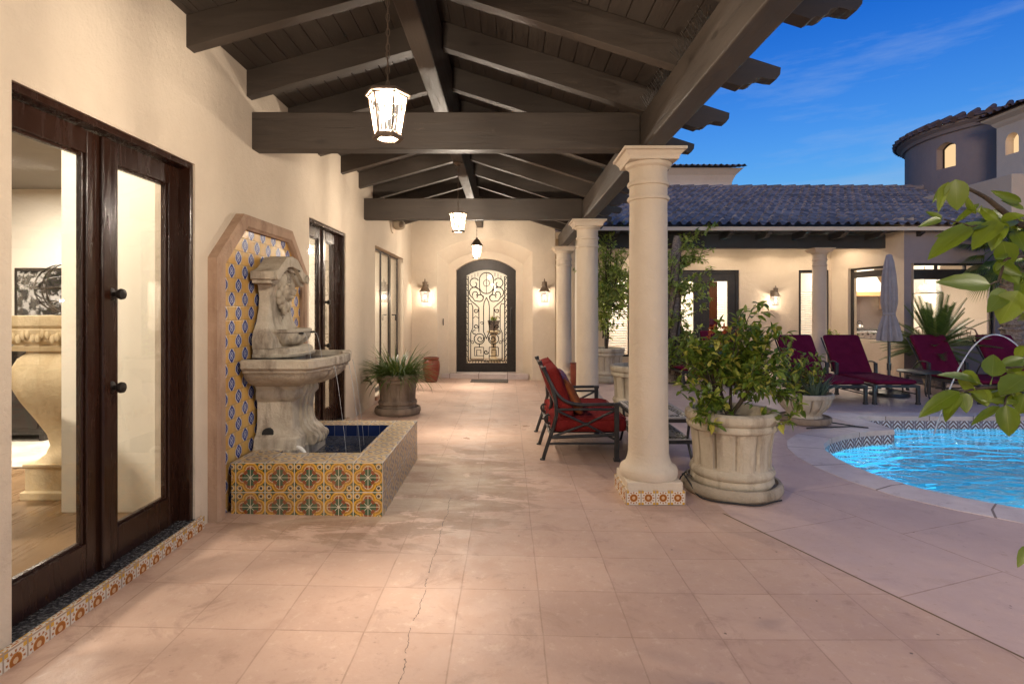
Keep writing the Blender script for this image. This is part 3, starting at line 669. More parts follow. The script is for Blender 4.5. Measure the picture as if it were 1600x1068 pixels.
# window by the corner: three tall lights in slim bronze frames
y0, y1, z0, z1 = W3
mb = MB(); f = .03
for a, b in ((y0 + .001, y0 + f), (y1 - f, y1 - .001), (9.34, 9.38), (9.98, 10.13)): mb.box(WX - .135, WX - .105, a, b, z0, z1 - .002)
mb.box(WX - .135, WX - .106, y0 + f, y1 - f, z1 - f, z1 - .003); mb.box(WX - .135, WX - .106, y0 + f, y1 - f, z0, z0 + .06)
w3 = mb.build('tall_window', MT['bronze_frame'], house, bevel=.003)
mb = MB(); mb.box(WX - .12, WX - .115, y0 + .02, y1 - .02, z0 + .05, z1 - .02); mb.build('glass_pane', MT['glass'], w3)
mb = MB(); mb.box(WX - .07, WX + .03, y0 - .02, y1 + .02, z0 - .06, z0 - .001); mb.build('window_sill', MT['cantera'], w3, bevel=.008)
mb = MB(); mb.tube([(WX - .07, 10.05, 1.40), (WX + .0, 10.05, 1.40), (WX + .0, 10.05, 1.30)], .012); mb.build('handle', MT['iron'], w3, smooth=60)
for o, dd in ((D1, d1), (D2, d2)):
    mb = MB(); mb.box(WX - .10, WX + .005, o[0] - .0, o[1] + .0, SILL - .035, SILL + .003); mb.build('threshold', MT['granite'], dd, bevel=.006)
    mb = MB(); mb.box(WX + .0005, WX + .030, o[0] - .14, o[1] + .06, .02, SILL - .036)
    mb.box(WX + .0055, WX + .030, o[0] - .14, o[1] + .06, SILL - .0355, SILL + .001); t_ = mb.build('tile_riser', MT['sunring'], dd, bevel=.003, uvo=(0, o[1] + .06, SILL - .008 - .1125))

# front door: arched iron frame, glass and scrollwork
DY = EY + .50
fd = None
mb = MB()
G0 = [(-1.108, .139)] + [(x, z) for x, z in A2] + [(.182, .139)]
A3 = arch(-.897, -.014, 2.235, 2.36, 0)
G1 = [(-.897, .325)] + A3 + [(-.014, .325)]
def frame_face(mb, G0, G1, y0, y1):
    n = len(G0)
    vs = [(x, y0, z) for x, z in G0] + [(x, y0, z) for x, z in G1] + [(x, y1, z) for x, z in G0] + [(x, y1, z) for x, z in G1]
    fs = []
    for i in range(n):
        j = (i + 1) % n
        fs += [(i, j, n + j, n + i), (2 * n + i, 2 * n + j, 3 * n + j, 3 * n + i), (i, j, 2 * n + j, 2 * n + i), (n + i, n + j, 3 * n + j, 3 * n + i)]
    mb.add(vs, fs)
frame_face(mb, G0, G1, DY - .04, DY + .04)
fd = mb.build('front_door', MT['iron'], house); tag(fd, 'arched black iron front door filled with scrollwork')
mb = MB(); GL = [(x, z) for x, z in G1]; mb.prism(GL, 'y', DY + .012, DY + .018); mb.build('glass_pane', MT['glass'], fd)
mb = MB(); K = 1.0 / 5.342
def dp(px, py):
    X_ = (700 + px * K - 793) / 870 * DY; return (X_, DY - .012, CH - (400 + py * K - 483) / 870 * DY)
def scr(pts, r=.0085, mirror=True):
    r *= 1.25
    mb.tube([dp(*p) for p in pts], r, 6)
    if mirror: mb.tube([dp(642 - p[0], p[1]) for p in pts], r, 6)
def spiral(cx, cy, r0, r1, a0, a1, n=24): return [(cx + (r0 + (r1 - r0) * i / n) * cos(a0 + (a1 - a0) * i / n), cy + (r0 + (r1 - r0) * i / n) * sin(a0 + (a1 - a0) * i / n)) for i in range(n + 1)]
scr([(263, 260)] + [(263, 195)] + arc(321, 195, 58, pi, 2 * pi, 12) + [(379, 260)] + arc(321, 255, 58, 0, pi, 12), mirror=False)
scr([(321, 140), (321, 310)], .005, False); scr(spiral(321, 226, 26, 26, 0, 2 * pi, 16), .005, False)
scr(spiral(232, 455, 20, 7, R(-40), R(330))); scr(spiral(284, 560, 14, 6, R(180), R(500)), .006); scr(spiral(232, 590, 20, 7, R(40), R(-330))); scr([(207, 520), (232, 500), (258, 520)], .006)
scr(spiral(178, 700, 12, 5, 0, R(360)), .006); scr(spiral(205, 720, 14, 6, R(200), R(560)), .006)
scr(spiral(222, 222, 40, 36, R(60), R(330))); scr(spiral(222, 232, 14, 24, R(-60), R(90), 10))
scr(spiral(222, 305, 46, 42, R(-20), R(-255))); scr([(205, 346), (222, 372), (262, 378)] + spiral(266, 348, 30, 24, R(90), R(-180)))
scr(spiral(232, 318, 30, 8, R(150), R(430))); scr([(238, 266), (264, 280), (272, 316), (300, 340)])
scr([(297, 632), (297, 425), (302, 385), (321, 345)]); scr([(297, 632), (310, 660), (321, 690)])
scr([(258, 632), (258, 430), (228, 402), (190, 372), (176, 345)]); scr([(207, 600), (207, 425), (196, 395), (172, 400)]); scr([(207, 600), (190, 640), (190, 862)])
scr(spiral(262, 690, 43, 43, 0, 2 * pi, 20)); scr(spiral(268, 690, 30, 8, R(-30), R(400))); scr(spiral(222, 632, 18, 14, R(60), R(300)))
scr([(262, 733), (262, 760)]); scr([(221, 760), (298, 760), (298, 830), (221, 830), (221, 760)]); scr([(240, 830), (240, 782), (275, 782), (275, 812)])
scr(spiral(318, 800, 20, 6, R(0), R(400)), mirror=False)
scr([(170, 168), (170, 872)]); scr([(170, 872), (321, 872)]); scr([(190, 862), (298, 862), (298, 830)])
for py in range(180, 880, 46): scr(spiral(162, py, 9, 9, 0, 2 * pi, 8), .006); scr([(158, py + 12), (170, py + 30)], .006)
for px in range(180, 330, 24): scr([(px, 888), (px + 8, 872)], .006)
for px, h in ((200, 190), (225, 175), (250, 168)): scr([(px, h - 30), (px, h)], .005)
mb.build('scroll_grille', MT['grille'], fd, smooth=80)
mb = MB(); mb.tube([dp(528, 440), (dp(528, 440)[0], DY - .09, dp(528, 440)[2]), (dp(528, 640)[0], DY - .09, dp(528, 640)[2]), dp(528, 640)], .012); mb.box(dp(520, 0)[0], dp(536, 0)[0], DY - .05, DY - .0405, dp(0, 650)[2], dp(0, 425)[2]); mb.build('handle', MT['furn'], fd, smooth=50)
# doorbell on the left splay, hose bib and round wall fitting
mb = MB(); mb.box(-1.37, -1.355, EY + .10, EY + .14, 1.16, 1.30); tag(mb.build('doorbell', MT['iron'], bevel=.004), 'small dark doorbell on the splay left of the front door', 'doorbell')
tap = thing('hose_tap', 'small brass hose tap on the stucco wall before the tall window', 'tap', (WX, 7.80, .50))
mb = MB(); mb.tube([(WX, 7.8, .50), (WX + .09, 7.8, .50), (WX + .11, 7.8, .47), (WX + .11, 7.8, .44)], .012, 8); mb.build('spout', MT['lantern'], tap, smooth=60)
mb = MB(); mb.tube([(WX + .06, 7.8, .50), (WX + .06, 7.8, .545)], .006, 6); mb.lathe([(.0, 0), (.03, 0), (.03, .01), (0, .01)], (WX + .06, 7.8, .545), 10); mb.build('valve_wheel', MT['lantern'], tap, smooth=40)
spk = thing('wall_speaker', 'round cream speaker high on the wall under the second beam', 'speaker', (WX, 9.75, 2.98))
mb = MB(); mb.loft([[(WX + h, 9.75 + r * cos(a * pi / 12), 2.98 + r * .8 * sin(a * pi / 12)) for a in range(24)] for r, h in ((.19, .0), (.19, .02), (.17, .035), (.02, .04))]); mb.build('wall_plate', MT['column'], spk, smooth=40)
mb = MB(); mb.ball((WX + .12, 9.72, 2.97), (.12, .13, .09), 14, 8); mb.build('housing', MT['pot'], spk, smooth=80)
mb = MB(); mb.ball((WX + .17, 9.66, 2.965), (.07, .07, .055), 12, 8); mb.build('grille', MT['pot_brown'], spk, smooth=80)

# ------------------------------------------------------------------ veranda roof
ver = thing('veranda_roof', 'dark timber veranda roof with rafters, ridge beam and cross beams', 'roof', (-.5, 4, 2.75))
mb = MB(); mb.box(1.053, 1.207, -4.5, 11.55, 2.752, 3.03); mb.build('eave_beam', MT['beam_y'], ver, bevel=.010)
mb = MB(); mb.box(-.64, -.51, -4.5, EY - .002, 3.21, 3.70); mb.build('ridge_beam', MT['beam_y'], ver, bevel=.010)
for y in (1.0, 4.47, 7.90):
    mb = MB(); mb.box(WX - .08, 1.052, y - .07, y + .07, 2.765, 3.06); mb.build('cross_beam', MT['beam_x'], ver, bevel=.010)
DEP = .20
OGEE = [(1.72, 0), (1.715, -.045), (1.69, -.085), (1.645, -.095), (1.60, -.10), (1.565, -.118), (1.545, -.15), (1.52, -.17), (1.49, -.178), (1.465, -.20)]
for k in range(-5, 11):
    y0 = 3.50 + .81 * k
    if y0 > 11.5: continue
    mb = MB(); p = [(WX - .08, zl(WX - .08)), (-.642, zl(-.642)), (-.642, zl(-.642) + DEP), (WX - .08, zl(WX - .08) + DEP)]
    mb.prism(p, 'y', y0, y0 + .09); mb.build('rafter', MT['beam_x'], ver, bevel=.006)
    mb = MB(); p = [(-.508, zl(-.508))] + [(1.40, zl(1.40))] + [(x, zl(x) + DEP + d) for x, d in OGEE[::-1]] + [(-.508, zl(-.508) + DEP)]
    mb.prism(p, 'y', y0, y0 + .09); mb.build('rafter', MT['beam_x'], ver, bevel=.005)
def boards(mb, x0, x1, y0, y1, wd=.118, gap=.008, dp_=.012):
    'one grooved deck following the slope'
    prof = []; x = x0
    while x < x1 - .01:
        e = min(x + wd, x1); prof += [(x, 0), (e - gap, 0), (e - gap + .001, dp_), (e - .001, dp_)]; x = e
    lo = [(x, zl(x) + DEP + .002 + d) for x, d in prof]; hi = [(x, zl(x) + DEP + .028) for x, d in prof]
    n = len(lo)
    vs = [(x, y0, z) for x, z in lo] + [(x, y1, z) for x, z in lo] + [(x, y0, z) for x, z in hi] + [(x, y1, z) for x, z in hi]
    fs = [(i, i + 1, n + i + 1, n + i) for i in range(n - 1)] + [(2 * n + i, 2 * n + i + 1, 3 * n + i + 1, 3 * n + i) for i in range(n - 1)] + [(i, i + 1, 2 * n + i + 1, 2 * n + i) for i in range(n - 1)] + [(n + i, n + i + 1, 3 * n + i + 1, 3 * n + i) for i in range(n - 1)]
    mb.add(vs, fs)
mb = MB(); boards(mb, WX - .15, -.60, -4.5, 12.2); mb.build('deck_board', MT['deck'], ver)
mb = MB(); boards(mb, -.55, 1.43, -4.5, 12.2); mb.build('deck_board', MT['deck'], ver)

def tile_roof(mb, org, u, v, Lu, Lv, pitch=.2, course=.36, seg=8, lip=.03, h=.055, trim=None):
    'barrel tiles over a sloping rectangle: u along the eave, v up the slope'
    org = Vector(org); u = Vector(u).normalized(); v = Vector(v).normalized(); nn = u.cross(v).normalized()
    if nn.z < 0: nn = -nn
    nu = int(round(Lu / pitch)) * seg; rows = []
    k = 0; t = 0
    while t < Lv - .01:
        e = min(t + course, Lv); rows += [(t, lip), (e - .002, 0.0)]; t = e
    rnd = random.Random(9); jig = {}
    vs = []
    for ri, (t, l) in enumerate(rows):
        for i in range(nu + 1):
            ph = (i % seg) / seg; hh = h * max(0, sin(pi * ph / .62)) if ph < .62 else -.012 * sin(pi * (ph - .62) / .38)
            key = (ri // 2, i // seg); j = jig.setdefault(key, (rnd.uniform(-.006, .006), rnd.uniform(-.010, .010)))
            vs.append(org + u * (i / seg * pitch) + v * (t + j[1] * (1 if l else 0)) + nn * (hh + l + j[0]))
    W = nu + 1
    mb.add(vs, [(r * W + i, r * W + i + 1, (r + 1) * W + i + 1, (r + 1) * W + i) for r in range(len(rows) - 1) for i in range(nu)])
mb = MB(); tile_roof(mb, (1.50, -4.5, zl(1.50) + DEP + .03), (0, 1, 0), (-1, 0, .32), 16.4, 2.18); mb.build('clay_tile', MT['tile_dark'], ver, smooth=50)
mb = MB(); tile_roof(mb, (-2.4, -4.5, zl(-2.4) + DEP + .03), (0, 1, 0), (1, 0, .28), 16.4, 1.90); mb.build('clay_tile', MT['tile_dark'], ver, smooth=50)
# bird spikes on the eave beam
rnd = random.Random(2)
for y_0, y_1, lab in ((2.95, 3.48, 'near'), (3.62, 4.28, 'far')):
    t = thing('bird_spikes', {'near': 'row of thin wire bird spikes on the eave beam, strip nearer the camera', 'far': 'row of thin wire bird spikes on the eave beam, strip ending at the nearest column'}[lab], 'bird spikes', (1.07, y_0, 3.03), group='bird spike strips on the eave beam')
    mb = MB(); mb.box(1.060, 1.085, y_0, y_1, 3.031, 3.036); mb.build('base_strip', MT['steel'], t)
    mb = MB(); y = y_0 + .02
    while y < y_1:
        for s in (-1, 0, 1): mb.tube([(1.0725, y, 3.036), (1.0725 + s * .035 - .02, y + rnd.uniform(-.02, .02), 3.12 + rnd.uniform(-.01, .01))], .0016, 4)
        y += .045
    tag(mb.build('wire_spike', MT['steel'], t), kind='stuff')

# ------------------------------------------------------------------ columns
def make_column(name, label, loc, h=2.75, rs=.155, group=None, tiled=True, mat='column'):
    t = thing(name, label, 'column', loc, 0, group); m = MT[mat]; bz = .17 if tiled else .16
    x, y, z = loc; hw = .2255
    mb = MB()
    if tiled: mb.box(x - hw + .004, x + hw - .004, y - hw + .004, y + hw - .004, z, z + .1); mb.box(x - hw + .012, x + hw - .012, y - hw + .012, y + hw - .012, z + .1, z + bz)
    else: mb.box(x - hw, x + hw, y - hw, y + hw, z, z + bz)
    mb.build('plinth', m, t, bevel=.006)
    if tiled:
        mb = MB(); mb.box(x - hw - .004, x + hw + .004, y - hw - .004, y + hw + .004, z + .002, z + .1125); tb = mb.build('tile_band', MT['sunring'], t, bevel=.002, uvo=(x - hw, y - hw, z + .002))
    k = rs / .155
    mb = MB(); prof = [(.222 * k, 0), (.228 * k, .02), (.228 * k, .055), (.218 * k, .08), (.19 * k, .095), (.178 * k, .115), (.166 * k, .15), (.162 * k, .18)]
    mb.lathe(prof, (x, y, z + bz), 40); mb.build('base', m, t, smooth=50)
    top = h - bz
    mb = MB(); prof = [(.160 * k, .17), (.155 * k, .5), (.149 * k, top - .40), (.149 * k, top - .385), (.163 * k, top - .382), (.168 * k, top - .367), (.163 * k, top - .352), (.150 * k, top - .348), (.149 * k, top - .27), (.163 * k, top - .266), (.168 * k, top - .25), (.163 * k, top - .234), (.150 * k, top - .23), (.149 * k, top - .15)]
    mb.lathe(prof, (x, y, z + bz), 40); mb.build('shaft', m, t, smooth=40)
    mb = MB(); prof = [(.150 * k, top - .152), (.152 * k, top - .13), (.175 * k, top - .115), (.182 * k, top - .098), (.182 * k, top - .09)]
    mb.lathe(prof, (x, y, z + bz), 40)
    a = .19 * k
    for (h0, s0), (h1, s1) in zip(((-.088, .190), (-.062, .196), (-.028, .222), (-.022, .240)), ((-.062, .196), (-.028, .222), (-.022, .240), (-.001, .240))):
        s0 *= k; s1 *= k; zb = z + h
        mb.loft([[(x - s0, y - s0, zb + h0), (x + s0, y - s0, zb + h0), (x + s0, y + s0, zb + h0), (x - s0, y + s0, zb + h0)], [(x - s1, y - s1, zb + h1), (x + s1, y - s1, zb + h1), (x + s1, y + s1, zb + h1), (x - s1, y + s1, zb + h1)]], True)
    mb.build('capital', m, t, smooth=30)
    return t
CX = 1.135
make_column('patio_column', 'round cream column beside the big shrub pot, nearest of the veranda row', (CX, 4.49, 0), group='round columns under the veranda eave')
make_column('patio_column', 'round cream column right behind the red loveseat, second of the veranda row', (CX, 7.92, 0), group='round columns under the veranda eave')
make_column('patio_column', 'round cream column close to the right wall lantern of the front door', (CX, 11.25, 0), group='round columns under the veranda eave')
mb = MB(); mb.box(1.14, 1.42, 11.72, 12.0, 0, 3.0); tag(mb.build('pilaster', MT['stucco_far'], house, bevel=.01))
# ------------------------------------------------------------------ wing across the pool
WY = 13.5
wing = thing('pool_wing', 'single storey wing across the pool with blue grey barrel tile roof', 'building', (5, 13.5, 0))
def wall_xz(mb, y0, y1, x0, x1, z0, z1, holes):
    t = MB(); wall_grid(t, y0, y1, x0, x1, z0, z1, holes)
    mb.add([(p[1], p[0], p[2]) for p in t.v], t.f)
HA = (2.35, 2.98, .35, 2.30); HB = (3.75, 5.62, .10, 2.45); HD = (7.06, 7.80, .10, 2.45)
mb = MB(); wall_xz(mb, WY, WY + .2, .98, 7.86, 0, 3.4, [HA, HB, HD]); mb.build('wall', MT['stucco_far'], wing)
# wall with the kitchen window, running toward the pool
def KX(y): return 10.145 - .17 * y
mb = MB(); k0, k1, kz0, kz1 = 11.74, 12.98, .83, 2.44
t_ = MB(); wall_grid(t_, 0, .2, 11.5, WY, 0, 3.4, [(k0, k1, kz0, kz1)]); mb.add([(KX(p[1]) + p[0], p[1], p[2]) for p in t_.v], t_.f); mb.build('wall', MT['stucco_far'], wing)
HW = (8.34, 10.07, .80, 2.45)
mb = MB(); wall_xz(mb, 11.5, 11.7, 8.19, 16, 0, 3.3, [HW]); mb.build('wall', MT['stucco_tower'], wing)  # darker tower stucco on this cream wall paints in its dusk shade
# rooms behind
mb = MB()
mb.box(1.0, 7.9, 15.4, 15.5, 0, 3.0); mb.box(1.0, 7.9, 13.72, 15.5, 3.0, 3.08); mb.box(.98, 1.06, 13.7, 15.4, 0, 3.0); mb.box(8.0, 15, 15.9, 16, 0, 2.9); mb.box(14.9, 15, 11.72, 15.9, 0, 2.9); mb.box(8.0, 8.1, 13.8, 15.9, 0, 2.9); mb.box(8.25, 14.9, 11.72, 15.9, 2.9, 2.95)
mb.box(10.0, 10.1, 13.0, 14.4, 0, 2.9)
mb.build('interior_wall', MT['inner'], wing)
for x, y, p in ((3.0, 14.5, 16), (5.2, 14.5, 18), (7.3, 14.4, 6), (9.6, 14.6, 12), (9.2, 12.6, 10), (12.5, 13.2, 18)): light('room_light', 'AREA', (x, y, 2.85), p, WARM, wing, .6)
def win_frame(mb, x0, x1, z0, z1, y, f=.05, d=.06, bars=()):
    mb.box(x0, x0 + f, y, y + d, z0, z1); mb.box(x1 - f, x1, y, y + d, z0, z1); mb.box(x0 + f, x1 - f, y, y + d, z1 - f, z1); mb.box(x0 + f, x1 - f, y, y + d, z0, z0 + f)
    for b in bars: mb.box(b - f / 2, b + f / 2, y, y + d, z0 + f, z1 - f)
def slats(mb, x0, x1, z0, z1, y, step=.06, mi=0):
    z = z0 + step / 2
    while z < z1:
        mb.obox(((x0 + x1) / 2, y, z), ((1, 0, 0), (0, 1, .55), (0, -.55, 1)), ((x1 - x0) / 2, .026, .004), mi); z += step
# window behind the far potted tree
mb = MB(); win_frame(mb, HA[0], HA[1], HA[2], HA[3], WY + .05); wn = mb.build('window', MT['bronze_frame'], wing)
mb = MB(); mb.box(HA[0] + .04, HA[1] - .04, WY + .075, WY + .08, HA[2] + .04, HA[3] - .04); mb.build('glass_pane', MT['glass'], wn)
mb = MB(); slats(mb, HA[0] + .05, HA[1] - .05, HA[2] + .06, HA[3] - .06, WY + .16); mb.build('blind', MT['whitepaint'], wn)
# glazed double door with red curtains
mb = MB(); win_frame(mb, HB[0], HB[1], HB[2], HB[3], WY + .03, .07, .10)
dr = mb.build('garden_door', MT['bronze_frame'], wing, bevel=.004)
mid = 4.72
for a, b in ((HB[0] + .07, mid), (mid + .004, HB[1] - .07)):
    mb = MB(); t_ = MB(); leaf_frame(t_, WY + .055, WY + .10, a, b, HB[2] + .08, HB[3] - .072, .19, .20, .26); mb.add([(p[1], p[0], p[2]) for p in t_.v], t_.f); mb.build('door_leaf', MT['bronze_frame'], dr, bevel=.004)
    mb = MB(); mb.box(a + .16, b - .16, WY + .075, WY + .08, HB[2] + .3, HB[3] - .25); mb.build('glass_pane', MT['glass'], dr)
    mb = MB(); slats(mb, a + .2, b - .2, .4, 2.15, WY + .26); mb.build('blind', MT['whitepaint'], dr)
    mb = MB(); xs = [a + .22 + .018 * i for i in range(13)]; vs = []
    for x in xs: vs += [(x, WY + .20 + .018 * sin(x * 120), 1.0), (x, WY + .20 + .012 * sin(x * 120), 2.18)]
    mb.add(vs, [(2 * i, 2 * i + 2, 2 * i + 3, 2 * i + 1) for i in range(len(xs) - 1)]); mb.build('curtain', MT['red'], dr, smooth=80)
# narrow shuttered door behind the porch column
mb = MB(); win_frame(mb, HD[0], HD[1], HD[2], HD[3], WY + .03, .07, .10); dr2 = mb.build('garden_door', MT['bronze_frame'], wing, bevel=.004)
mb = MB(); mb.box(HD[0] + .06, HD[1] - .06, WY + .075, WY + .08, HD[2] + .06, HD[3] - .06); mb.build('glass_pane', MT['glass'], dr2)
mb = MB(); slats(mb, HD[0] + .10, HD[0] + .58, .2, 1.95, WY + .20, .055); mb.box(HD[0] + .09, HD[0] + .12, WY + .18, WY + .22, .15, 2.0); mb.box(HD[0] + .55, HD[0] + .58, WY + .18, WY + .22, .15, 2.0); mb.build('shutter', MT['whitepaint'], dr2)
# kitchen window frame
mb = MB(); f = .045
for a, b, c0, c1 in ((k0, k0 + f, kz0, kz1), (k1 - f, k1, kz0, kz1), (k0 + f, k1 - f, kz1 - f, kz1), (k0 + f, k1 - f, kz0, kz0 + .02), (k0 + f, k1 - f, kz1 - .22, kz1 - .08)):
    t_ = MB(); t_.box(.06, .11, a, b, c0, c1); mb.add([(KX(p[1]) + p[0], p[1], p[2]) for p in t_.v], t_.f)
kw = mb.build('kitchen_window', MT['bronze_frame'], wing, bevel=.003)
mb = MB(); t_ = MB(); t_.box(.08, .085, k0 + .02, k1 - .02, kz0 + .02, kz1 - .02); mb.add([(KX(p[1]) + p[0], p[1], p[2]) for p in t_.v], t_.f); mb.build('glass_pane', MT['glass'], kw)
# dining window frame
mb = MB(); win_frame(mb, HW[0], HW[1], HW[2], HW[3], 11.56, .045, .05); mb.box(HW[0] + .045, HW[1] - .045, 11.562, 11.607, 2.12, 2.33)
for x in (8.9, 9.5): mb.box(x - .02, x + .02, 11.55, 11.61, 2.33, 2.405)
dw = mb.build('dining_window', MT['bronze_frame'], wing, bevel=.003)
mb = MB(); mb.box(HW[0] + .03, HW[1] - .03, 11.575, 11.58, HW[2] + .03, HW[3] - .03); mb.build('glass_pane', MT['glass'], dw)
# porch: fascia beam, ceiling, rafter ends, tile roof
mb = MB(); mb.box(1.9, 8.34, 11.95, 12.12, 2.81, 3.10); mb.build('fascia_beam', MT['fascia'], wing, bevel=.01)
mb = MB(); mb.box(1.3, 10.6, 11.36, 13.6, 3.12, 3.16); mb.build('soffit', MT['fascia'], wing)
mb = MB(); mb.box(1.3, 10.6, 11.30, 11.345, 3.10, 3.175); mb.build('eave_board', MT['column'], wing)
for i in range(11):
    x = 2.2 + i * .78
    mb = MB(); mb.prism([(11.36, 3.115), (11.36, 3.06), (11.42, 3.04), (11.52, 2.99), (11.95, 2.98), (11.95, 3.115)], 'x', x, x + .09); mb.build('rafter_tail', MT['fascia'], wing, bevel=.004)
mb = MB(); tile_roof(mb, (1.2, 11.24, 3.19), (1, 0, 0), (0, 1, .372), 10.4, 5.30); mb.build('roof', MT['tile'], wing, smooth=50)
mb = MB()
for i in range(26): mb.tube([(1.2 + i * .42, 16.18, 5.01), (1.2 + i * .42 + .43, 16.18, 5.03)], [.085, .10], 10)
mb.build('ridge_cap', MT['tile'], wing, smooth=60)
mb = MB(); mb.add([(1.2, 16.2, 4.98), (11.6, 16.2, 4.98), (11.6, 21, 3.2), (1.2, 21, 3.2)], [(0, 1, 2, 3)]); mb.build('roof', MT['tile'], wing)
for i, x in enumerate((3.2, 5.0, 6.35, 7.35)):   # recessed porch lamps
    mb = MB(); mb.lathe([(.0, 0), (.06, 0), (.065, -.006), (.05, -.008), (0, -.004)], (x, 12.75, 3.119), 16); dl = mb.build('downlight', MT['bulb_soft'], wing, smooth=40)
    light('downlight_lamp', 'SPOT', (x, 12.75, 3.10), 4.5, WARM, wing, .05); bpy.context.scene.collection.objects[-1].data.spot_size = R(140)
make_column('porch_column', 'round column shaded blue in front of the wing porch behind the loungers', (6.74, 12.03, 0), 2.81, .145, tiled=False, mat='stucco_far')

# ------------------------------------------------------------------ upper blocks, towers
blk = thing('parapet_block', 'plain plastered block rising behind the leafy citrus branch', 'building', (12, 14, 0))
mb = MB(); mb.box(10.62, 17, 11.72, 17, 2.95, 4.36); mb.build('wall', MT['stucco_far'], blk, bevel=.02)
def round_tower():
    cx, cy, r = 14.75, 16.0, 2.72
    t = thing('round_tower', 'round dusk blue tower with tiled eave and one lit arched window', 'tower', (cx, cy, 0))
    def ring(z, rr, n=64): return [(cx + rr * cos(2 * pi * i / n), cy + rr * sin(2 * pi * i / n), z) for i in range(n)]
    # drum with a window opening facing the camera
    n = 96; hw = 3; iw = 50; za, zb = 5.40, 6.10
    mb = MB(); zs = [3, za, zb, 6.32]
    for k in range(3):
        for i in range(n):
            if k == 1 and (i - iw) % n in range(0, hw): continue
            p = lambda j, z, rr=r: (cx + rr * cos(2 * pi * j / n), cy + rr * sin(2 * pi * j / n), z)
            mb.add([p(i, zs[k]), p(i + 1, zs[k]), p(i + 1, zs[k + 1]), p(i, zs[k + 1])], [(0, 1, 2, 3)])
    p = lambda j, z, rr: (cx + rr * cos(2 * pi * j / n), cy + rr * sin(2 * pi * j / n), z)
    ri = r - .24
    mb.add([p(iw, za, r), p(iw, zb, r), p(iw, zb, ri), p(iw, za, ri)], [(0, 1, 2, 3)]); mb.add([p(iw + hw, za, r), p(iw + hw, zb, r), p(iw + hw, zb, ri), p(iw + hw, za, ri)], [(0, 1, 2, 3)])
    for z in (za, zb):
        for j in range(hw): mb.add([p(iw + j, z, r), p(iw + j + 1, z, r), p(iw + j + 1, z, ri), p(iw + j, z, ri)], [(0, 1, 2, 3)])
    # arched head: fill the upper corners
    m_ = 9; 
    for j in range(m_):
        s0 = j / m_; s1 = (j + 1) / m_; hh = lambda s: zb - .13 + .13 * (1 - (2 * s - 1) ** 2)
        q = lambda s, z: p(iw + hw * s, z, r - .002)
        mb.add([q(s0, hh(s0)), q(s1, hh(s1)), q(s1, zb), q(s0, zb)], [(0, 1, 2, 3)])
        q2 = lambda s, rr: p(iw + hw * s, hh(s), rr)
        mb.add([q2(s0, r), q2(s1, r), q2(s1, ri), q2(s0, ri)], [(0, 1, 2, 3)])
    mb.loft([ring(6.32, r), ring(6.34, r + .06), ring(6.42, r + .10), ring(6.49, r + .20), ring(6.54, r + .22)], caps=False)
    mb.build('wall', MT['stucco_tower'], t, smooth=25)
    mb = MB(); mb.add([p(iw + j, z, ri) for j in range(hw + 1) for z in (za, zb)], [(2 * j, 2 * j + 2, 2 * j + 3, 2 * j + 1) for j in range(hw)])
    wd_ = mb.build('window', MT['lit'], t); wd_['label'] = 'lit arched window'
    mb = MB(); f0 = .03
    mb.tube([p(iw + .08, za, ri + .02), p(iw + .08, zb - .1, ri + .02)], .025, 6); mb.tube([p(iw + hw - .08, za, ri + .02), p(iw + hw - .08, zb - .1, ri + .02)], .025, 6)
    mb.tube([p(iw + hw * s / 8, zb - .13 + .13 * (1 - (2 * s / 8 - 1) ** 2) - .01, ri + .02) for s in range(9)], .025, 6); mb.build('window_frame', MT['bronze_frame'], t)
    # conical tile roof
    mb = MB(); N = 100; prof = [(r + .29, 6.54), (r + .26, 6.60), (r - .1, 6.73), (r - .12, 6.71), (r - .6, 6.86), (.1, 7.3)]
    mb.lathe(prof, (cx, cy, 0), N * 2, rf=lambda a, z: 1 + (.012 if int(round(a / (2 * pi) * N * 2)) % 2 else -.012))
    for i in range(N // 2):
        a = 2 * pi * i / (N // 2); d = Vector((cos(a), sin(a), 0)); c0 = Vector((cx, cy, 6.575))
        mb.tube([c0 + d * (r + .30), c0 + d * (r - .1) + Vector((0, 0, .20))], [.085, .07], 8)
    mb.build('roof', MT['tile_dark'], t, smooth=50)
round_tower()
